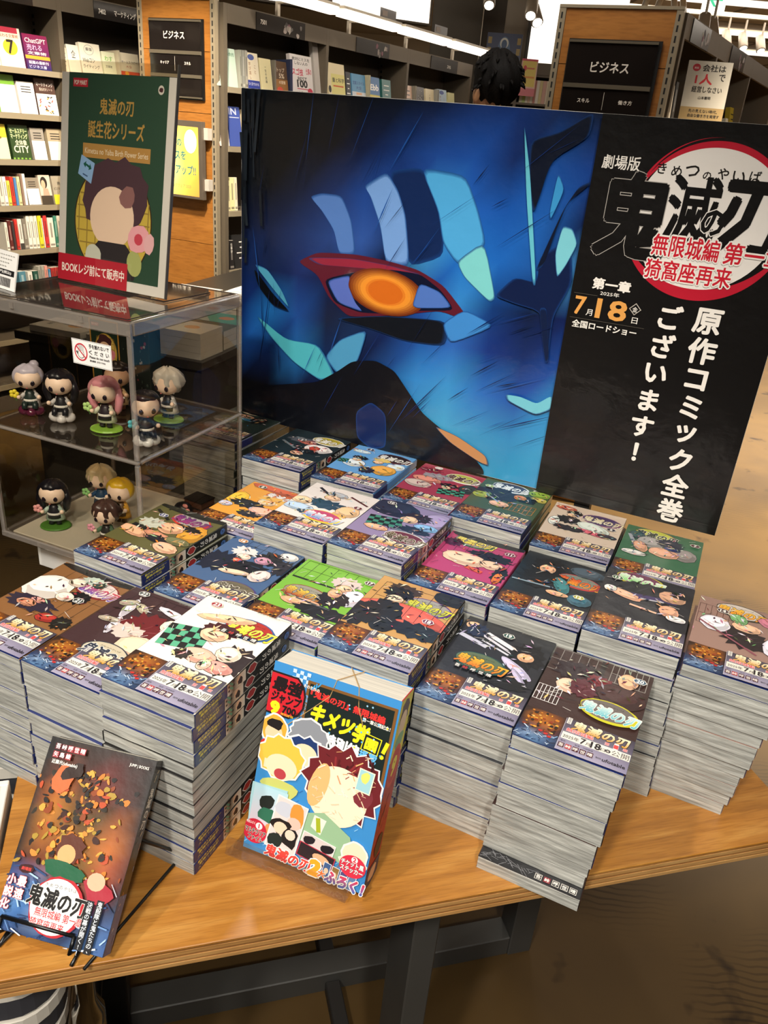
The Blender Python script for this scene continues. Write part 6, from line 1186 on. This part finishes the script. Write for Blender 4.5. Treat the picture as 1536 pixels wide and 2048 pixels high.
# low black table with flat books behind the case ---------------------------------------------
LT = T(-.60, 2.36, 0) @ RZ(74)
lt = empty('low_table', LT @ T(.8, .35, FLOOR), 'black side table loaded with flat books, behind the display case', 'table'); MI = T(-.8, -.35, -FLOOR)
BT = pmat('black_table', '38332d', .4)
MB().box(0, 0, .0, 1.6, .7, .028).obj('table_top', BT, lt, MI, bevel=.002); MB().box(.03, .02, FLOOR + .001, 1.57, .03, 0).obj('side_panel', BT, lt, MI); MB().box(.03, .03, FLOOR + .001, .04, .67, 0).obj('end_board', BT, lt, MI); MB().box(1.53, .03, FLOOR + .001, 1.54, .67, 0).obj('end_board', BT, lt, MI)
k_ = 0
for i, (x, w, n_, c, nm) in enumerate([(.02, .135, 4, 'dcd2c4', 'cream'), (.165, .10, 3, '5c5838', 'olive patterned'), (.275, .13, 3, 'c8d0c0', 'pale teal'), (.42, .13, 2, 'ece6dc', 'white'), (.56, .13, 2, 'e8e0d0', 'off white'), (.70, .13, 3, 'ece8e4', 'bright white'), (.84, .13, 2, 'e4dcd4', 'pearl white'), (.98, .13, 2, 'f0ece4', 'snow white'), (1.12, .13, 2, 'e0d8c8', 'ivory'), (1.26, .13, 2, 'e8e4e0', 'chalk white')]):
    for r_, y in enumerate((.015, .235, .455)):
        for j in range(n_ if r_ == 0 else 1):
            if r_ == 2 and i > 6: continue
            b = empty('flat_book', LT @ T(x, y, .0285 + j * .0205) @ RZ(((i * 7 + j * 5) % 5 - 2) * .6), '%s book lying flat, %s in the %s row of the black side table' % (nm, ['lowest', 'second', 'third', 'uppermost'][j] if n_ > 1 and r_ == 0 else 'single', ['aisle side', 'middle', 'far'][r_]), 'book', 'flat books on the black side table')
            me = book_mesh(w, .2, .020, c, 'face'); link('book_block', me, b, basis((1, 0, 0), (0, 0, -1), (0, 1, 0), (0, 0, .020)))
            if j == n_ - 1 or r_: 
                a = Art(step=.00004); W = w * 1000; a.rect(0, 0, W, 200, c); a.ell(.5 * W, 70, 22, 26, ['e0a060', 'b8a050', 'e08c58', 'd0c8bc'][i % 4], 0, 16); a.text('新刊', .3 * W, 150, 18, '6c645c', .4 * W, .02)
                if i == 2: a.poly([(0, 0), (W, 0), (W, 200), (0, 110)], '58b8a0'); a.ell(.5 * W, 80, 24, 28, 'e89858', 0, 16)
                a.obj('cover_print', PRS, b, T(0, 0, .0203))
st_ = empty('propped_book', LT @ T(.44, .02, .075) @ RZ(0), 'white and mint book propped upright on the side table by the board', 'book')
link('book_block', book_mesh(.14, .13, .03, 'ece8e0', 'face'), st_, RX(-20)); a = Art(step=.00004); a.poly([(60, 0), (140, 0), (140, 100)], '5cc0a4'); a.ell(40, 100, 8, 6, 'c8e088', 0, 10); a.obj('cover_print', PRS, st_, RX(-20) @ basis((1, 0, 0), (0, 0, 1), (0, -1, 0), (0, -.0003, 0)))

# lamps above the middle bookcase ---------------------------------------------------------------
EM = pmat('lamp_glow', 'fff0dc', .5, emis=2.2); EMW = pmat('white_glow', 'fff6e8', .5, emis=1.4); EMS = pmat('spot_glow', 'fff4e0', .5, emis=6)
LPW = pmat('lamp_housing', 'd8ccb8', .4)
for i in range(4):
    m = GM2 @ T(.16 + i * .60, -.14, 1.212)
    l = empty('shelf_lamp', m, '%s linear lamp in the row above the middle bookcase' % ['nearest', 'second nearest', 'third nearest', 'farthest'][i], 'lamp', 'linear lamps above the middle bookcase')
    MB().box(0, 0, .034, .56, .06, .046).obj('housing', LPW, l, bevel=.002); MB().box(.006, .002, 0, .554, .058, .0335).obj('tube', EM, l)
    MB().box(.26, .061, .006, .28, .165, .014).obj('arm', LPW, l); MB().box(.26, .15, -.0468, .28, .165, .0058).obj('arm', LPW, l)
for i in range(3):
    c_ = empty('clear_tag', GM2 @ T(.52 + i * .6, -.12, 1.2585), '%s clear tag holder on the lamps above the middle bookcase' % ['first', 'second', 'third'][i], 'tag', 'tag holders on the lamps')
    MB().box(0, 0, 0, .16, .002, .045).obj('tag_plate', pmat('tag_dark', '4c423c', .3, coat=.5), c_); MB().box(.02, -.001, .01, .07, -.0002, .035).obj('tag_card', pmat('tag_pale', '9c8c80', .5), c_)
# far end of the aisle ---------------------------------------------------------------------------
lb = empty('light_box', T(-.02, 6.45, 1.39) @ RZ(205), 'large white light box hanging from the ceiling over the middle bookcase', 'light box')
MB().box(0, 0, .012, 1.25, .08, .70).obj('glowing_face', EMW, lb); MB().box(-.012, -.004, 0, 1.262, .09, .0118).obj('frame', SHELFD, lb); MB().box(-.012, -.004, .0122, -.0002, .09, .71).obj('frame', SHELFD, lb)
for i, (x0, x1, c, nm) in enumerate([(.04, .415, '4c4439', 'dark taupe'), (.425, .60, '423b33', 'darker taupe'), ]):
    q = MB().box(x0, 7.0 + i * .1, FLOOR + .001, x1, 7.05 + i * .1, CEIL - .002).obj('partition_panel', pmat('part_' + c, c, .7, vary=.06)); tag(q, '%s full height partition panel at the end of the aisle' % nm, 'panel')
q = MB().box(.418, 6.99, FLOOR + .001, .424, 7.04, CEIL - .002).obj('panel_trim', LPW); tag(q, 'thin pale metal strip between the dark aisle panels', 'trim')
q = MB().box(.60, 7.3, FLOOR + .001, .80, 7.35, CEIL - .002).obj('partition_panel', pmat('part_mirror', '8c8070', .25, .4)); tag(q, 'glossy beige panel reflecting the room beside the bright wall', 'panel')
q = MB().box(.82, 7.25, .90, 1.55, 7.33, CEIL - .002).obj('glowing_wall_panel', EMW); tag(q, 'white wall panel brightened by an added glow, left of the right end panel', 'light box')  # plain white wall; the light falling on it is built in as emission
q = MB().box(.80, 7.22, FLOOR + .001, .819, 7.34, CEIL - .002).obj('panel_trim', STEEL); tag(q, 'grey upright strip at the left of the glowing wall panel', 'trim')
fs = empty('bookcase', T(.43, 6.62, FLOOR) @ RZ(-8), 'small dark bookcase across the far end of the aisle', 'bookcase'); 
FM = T(0, 0, -FLOOR)
def fb(nm, b, mt=SHELF): return MB().box(*b).obj(nm, mt, fs, FM)
fb('back_panel', (0, .24, FLOOR + .01, .95, .25, 1.20), SHELFD)
for x in (0, .26, .93): fb('upright', (x, 0, FLOOR + .001, x + .02, .24, 1.19))
for z in (1.165, .98, .78, .50, .2, -.2): fb('shelf', (.02, .003, z - .014, .26, .24, z)); fb('shelf', (.28, .003, z - .014, .93, .24, z))
fb('header_panel', (0.02, -.003, 1.165, .26, .002, 1.24)); fb('header_panel', (.28, -.003, 1.165, .93, .002, 1.24))
rd = random.Random(77); x = .30; kk = 0
for i in range(15):
    w = rd.choice([.018, .022, .026]); c = ['d8d0b0', 'b8c878', 'e8dcc8', 'd8b89c', 'e0d8c4', 'c88878', 'e8e0d0', 'd8c890', 'd4a898', 'e0d0b8', 'b87870', 'e8dcc4', '8c6c54', 'd8ccb0', 'c8b498'][i]
    if x + w > .60: break
    b = empty('shelf_book', T(.43, 6.62, 0) @ RZ(-8) @ T(x, .02, .981), '%s slim book, %s from the left on the small far bookcase' % (cname(c), ['first', 'second', 'third', 'fourth', 'fifth', 'sixth', 'seventh', 'eighth', 'ninth', 'tenth', 'eleventh', 'twelfth', 'thirteenth', 'fourteenth', 'fifteenth'][i]), 'book', 'slim books on the far bookcase')
    link('book_block', book_mesh(w - .001, .150, .12, c, 'spine'), b); x += w
x = .04
for i, c in enumerate(['5ca8b8', '6c94a8', '4c7c6c', 'c8b8a8', 'b04038']):
    b = empty('shelf_book', T(.43, 6.62, 0) @ RZ(-8) @ T(x, .03, .981) @ RX(-8), '%s book facing out on the small far bookcase beside the head' % {'5ca8b8': 'light blue', '6c94a8': 'slate blue', '4c7c6c': 'teal', 'c8b8a8': 'beige', 'b04038': 'red'}[c], 'book', 'face out books on the far bookcase')
    link('book_block', book_mesh(.038, .13, .02, c, 'face'), b); x += .043
x = .30
for i, c in enumerate(['e8e4e0', 'c8ccd8', 'f0ece4', 'd8d4d0', 'e8e4dc']):
    b = empty('shelf_book', T(.43, 6.62, 0) @ RZ(-8) @ T(x, .02, .781), '%s book in the lower row of the far bookcase, number word %s' % (cname(c), ['one', 'two', 'three', 'four', 'five'][i]), 'book', 'lower row books on the far bookcase')
    b['label'] = '%s book, %s from the left in the lower row of the far bookcase' % (cname(c), ['first', 'second', 'third', 'fourth', 'fifth'][i])
    link('book_block', book_mesh(.05, .12, .06, c, 'spine'), b); x += .055
bp_ = empty('picture_board', T(.44, 6.55, 1.185) @ RZ(-8), 'blue picture board with yellow squares standing on the far bookcase', 'picture')
MB().box(0, 0, 0, .25, .01, .22).obj('board', pmat('board_dark', '3c3c48', .5), bp_, RX(-6))
a = Art(step=.0001); a.rect(0, 0, 250, 220, '48506c'); [a.rect(8 + (i % 2) * 208, 20 + (i // 2) * 66, 34 + (i % 2) * 208, 62 + (i // 2) * 66, 'a89058') for i in range(6)]; a.ell(125, 110, 44, 90, '5c7494', 0, 24); a.ell(125, 158, 30, 34, 'd8d8d0', 0, 20); a.ell(125, 150, 20, 30, '4c6080', 0, 18); a.rrect(176, 34, 16, 44, 0, 'b03c38'); a.rrect(60, 40, 26, 30, 0, 'c0a040')
a.obj('picture_print', PRM, bp_, RX(-6) @ basis((1, 0, 0), (0, 0, 1), (0, -1, 0), (0, -.0004, 0)))
cd_ = empty('card_sign', T(.705, 6.50, 1.02), 'small pink and yellow card sign hung on the far bookcase', 'sign')
MB().box(0, 0, 0, .115, .004, .235).obj('card', pmat('pink_card', 'd88088', .5), cd_); a = Art(step=.0001); a.rect(0, 0, 115, 235, 'e8c0b0'); a.rect(8, 60, 107, 222, 'e8d070'); a.rect(0, 222, 115, 235, 'd85868'); a.rect(0, 0, 115, 50, 'd88088'); a.ell(28, 176, 12, 18, 'd04c58', 0, 14); a.rrect(66, 176, 60, 10, 0, 'd88060'); a.rrect(60, 120, 80, 12, 0, 'e09850'); a.obj('card_print', PRM, cd_, basis((1, 0, 0), (0, 0, 1), (0, -1, 0), (0, -.0004, 0)))

# ceiling fittings ---------------------------------------------------------------------------------
def can(loc, aim, label, group='track spotlights on the ceiling', s=1.0):
    d = (Vector(aim) - Vector(loc)).normalized(); q = d.to_track_quat('-Z', 'Y').to_matrix().to_4x4(); m = T(*loc)
    o = empty('track_spotlight', m, label, 'spotlight', group)
    MB().lathe([(.035 * s, -.075 * s), (.040 * s, -.07 * s), (.038 * s, .06 * s), (.02 * s, .075 * s)], 14).obj('can', pmat('can_grey', '9c9080', .4, .3), o, q, smooth=True)
    MB().lathe([(.031 * s, -.0765 * s), (.031 * s, -.0755 * s)], 14).obj('lens', EMS, o, q)
    h = CEIL - loc[2] if loc[2] > 1.75 else .16
    MB().tube([(0, 0, .03 * s), (0, .01, h)], .009 * s, 6).obj('arm', pmat('can_grey', '9c9080', .4, .3), o)
can((.665, 6.0, 1.50), (.5, 4.5, 0), 'spotlight above the aisle end left of the right end panel')
can((.70, 6.05, 1.47), (1.1, 4.5, 0), 'second spotlight close beside the one above the aisle end')
can((.40, 6.2, 1.56), (.4, 4.5, 0), 'lit spotlight at the top edge over the dark panels')
can((1.78, 6.0, 1.49), (1.6, 5, 0), 'near spotlight over the right bookcase, left one'); can((1.87, 6.1, 1.485), (2.0, 5, 0), 'near spotlight over the right bookcase, right one')
for i, (x, z) in enumerate([(2.48, 1.73), (2.57, 1.71), (2.69, 1.70), (2.84, 1.69), (3.0, 1.68)]): can((x, 8.3, z), (x + .15, 7.2, 0), '%s spotlight on the far rail over the right bookcase' % ['leftmost', 'second', 'third', 'fourth', 'rightmost'][i])
for i, (y, z) in enumerate([(6.0, 1.65), (8.3, 1.86)]):
    o = MB().box(.2, y, z, 4.2, y + .06, z + .035).obj('lighting_rail', LPW); tag(o, '%s pale lighting rail hanging under the ceiling' % ['near', 'far'][i], 'rail')
for i, (x, y, L) in enumerate([(2.3, 9.0, 2.6), (1.2, 11.0, 3.6), (2.6, 12.8, 3.5)]):
    o = MB().box(x, y, CEIL - .05, x + L, y + .16, CEIL - .013).obj('ceiling_light', EMW); tag(o, '%s strip light on the far ceiling' % ['nearest', 'middle', 'farthest'][i], 'light')
ex = empty('exit_sign', T(2.33, 8.0, 1.84), 'white exit sign with a green arrow hanging from the ceiling', 'sign')
MB().box(0, 0, 0, .19, .03, .19).obj('sign_box', EMW, ex); a = Art(step=.0002); a.poly([(40, 95), (90, 150), (115, 150), (80, 108), (160, 108), (160, 84), (80, 84), (115, 40), (90, 40)], '18a078'); a.obj('arrow', PRM, ex, basis((1, 0, 0), (0, 0, 1), (0, -1, 0), (0, -.001, 0)))
MB().tube([(.1, .015, .19), (.1, .015, CEIL - 1.84)], .006, 6).obj('hanger', LPW, ex)
for i, (x0, x1) in enumerate([(1.44, 1.50), (1.53, 1.58), (1.66, 1.60), (1.72, 1.66)]):
    o = MB().tube([(x0, 6.3, 1.57), (x1, 6.3, 1.80)], .02, 10).obj('ceiling_strut', LPW, smooth=True); tag(o, '%s slanting pale tube above the right end panel' % ['leftmost', 'second', 'third', 'rightmost'][i], 'strut')

# person ---------------------------------------------------------------------------------------------
def skinned(name, joints, edges, mat, parent=None, sub=2, root=0):
    me = bpy.data.meshes.new(name); me.from_pydata([j[:3] for j in joints], edges, []); me.materials.append(mat)
    o = link(name, me, parent); o.modifiers.new('skin', 'SKIN')
    if not me.skin_vertices:
        bm = bmesh.new(); bm.from_mesh(me); bm.verts.layers.skin.verify(); bm.to_mesh(me); bm.free()
    for i, j in enumerate(joints): r = j[3]; me.skin_vertices[0].data[i].radius = (r, r * (j[4] if len(j) > 4 else 1)); me.skin_vertices[0].data[i].use_root = (i == root)
    s = o.modifiers.new('sub', 'SUBSURF'); s.levels = sub; s.render_levels = sub; me.polygons.foreach_set('use_smooth', [True] * len(me.polygons)); return o
PM = T(.315, 3.80, FLOOR) @ RZ(-140)          # faces away to the left; feet on the floor
pr_ = empty('person', PM, 'person with short black hair seen from behind, browsing books beyond the poster board', 'person')
SKM = pmat('skin', 'd09c74', .5); SHM = pmat('dark_shirt', '24242a', .8); TRM = pmat('dark_trousers', '1c1c22', .8); HRM = pmat('black_hair', '0d0a09', .75, spec=.25, bump=.8, bscale=160)
J = [(0, 0, .95, .13, .8), (0, 0, 1.10, .12, .8), (0, 0, 1.30, .145, .75), (0, 0, 1.42, .07), (0, -.01, 1.50, .055), (0, -.02, 1.60, .078, 1.12), (0, -.015, 1.68, .070, 1.1)]
E_ = [(0, 1), (1, 2), (2, 3), (3, 4), (4, 5), (5, 6)]
for s in (-1, 1):
    b = len(J); J += [(s * .17, 0, 1.37, .055), (s * .21, -.04, 1.10, .042), (s * .17, -.25, 1.02, .030), (s * .16, -.30, 1.02, .030, .6), (s * .16, -.34, 1.02, .026, .5)]; E_ += [(3, b), (b, b + 1), (b + 1, b + 2), (b + 2, b + 3), (b + 3, b + 4)]
    for f_, (dx, L) in enumerate([(-.026, .062), (-.009, .070), (.009, .066), (.026, .052)]):
        q = len(J); J += [(s * .16 + dx, -.36, 1.02, .009), (s * .16 + dx * 1.1, -.36 - L * .6, 1.012, .0085), (s * .16 + dx * 1.1, -.36 - L, .995, .008)]; E_ += [(b + 4, q), (q, q + 1), (q + 1, q + 2)]
    q = len(J); J += [(s * .16 - s * .035, -.315, 1.012, .011), (s * .16 - s * .05, -.345, 1.00, .010)]; E_ += [(b + 3, q), (q, q + 1)]
    q = len(J); J += [(s * .095, 0, .86, .085), (s * .10, -.01, .48, .058), (s * .10, .02, .09, .042), (s * .10, -.10, .035, .036)]; E_ += [(0, q), (q, q + 1), (q + 1, q + 2), (q + 2, q + 3)]
skinned('body', J, E_, SKM, pr_)
JS = [(0, 0, .90, .15, .82), (0, 0, 1.10, .14, .82), (0, 0, 1.30, .165, .78), (0, 0, 1.41, .085)]; ES = [(0, 1), (1, 2), (2, 3)]
for s in (-1, 1): q = len(JS); JS += [(s * .17, 0, 1.37, .072), (s * .21, -.04, 1.10, .056), (s * .175, -.22, 1.025, .040)]; ES += [(3, q), (q, q + 1), (q + 1, q + 2)]
skinned('shirt', JS, ES, SHM, pr_)
JT = [(0, 0, .93, .14, .85)]; ET = []
for s in (-1, 1): q = len(JT); JT += [(s * .095, 0, .84, .10), (s * .10, -.01, .48, .074), (s * .10, .015, .12, .060)]; ET += [(0, q), (q, q + 1), (q + 1, q + 2)]
skinned('trousers', JT, ET, TRM, pr_)
rdh = random.Random(5)
def hairf(d): 
    q = 1.0 + .05 * math.sin(11 * math.atan2(d.y, d.x) + 4 * d.z) + .03 * math.sin(23 * d.x + 17 * d.z)
    return q * (.80 if d.y < -.45 and d.z < .35 else 1)
hb = MB().ball((0, .0, 1.665), .098, .112, .112, 40, None, hairf)
for k in range(60):
    an = rdh.uniform(0, 2 * math.pi); zz = rdh.uniform(-.3, .95); rr = math.sqrt(1 - zz * zz); d = Vector((math.cos(an) * rr, math.sin(an) * rr, zz))
    if d.y < -.4 and zz < .4: continue
    p0 = Vector((0, 0, 1.665)) + Vector((d.x * .092, d.y * .105, d.z * .105)); p1 = p0 + Vector((d.x * .026, d.y * .026, d.z * .010 - .018))
    hb.tube([p0, (p0 + p1) / 2 + d * .008, p1], [.008, .006, .001], 5)
hb.obj('hair', HRM, pr_, smooth=True)
for s in (-1, 1): MB().ball((s * .088, -.02, 1.60), .010, .020, .030, 12).obj('ear', SKM, pr_, smooth=True)
for s in (-1, 1): MB().ball((s * .032, -.098, 1.62), .012, .006, .007, 10).obj('eye', pmat('fig_eye', '241c24', .2), pr_, smooth=True)
MB().ball((0, -.112, 1.59), .012, .016, .022, 10).obj('nose', SKM, pr_, smooth=True); MB().ball((0, -.100, 1.553), .024, .008, .006, 10).obj('mouth', pmat('lips', 'a8605c', .5), pr_, smooth=True)
bpy.data.objects.remove(_to)
_dup = {}
for l, g in LABELS: _dup[l] = _dup.get(l, 0) + 1
print('DUPLICATE LABELS', [l for l, c in _dup.items() if c > 1][:10])
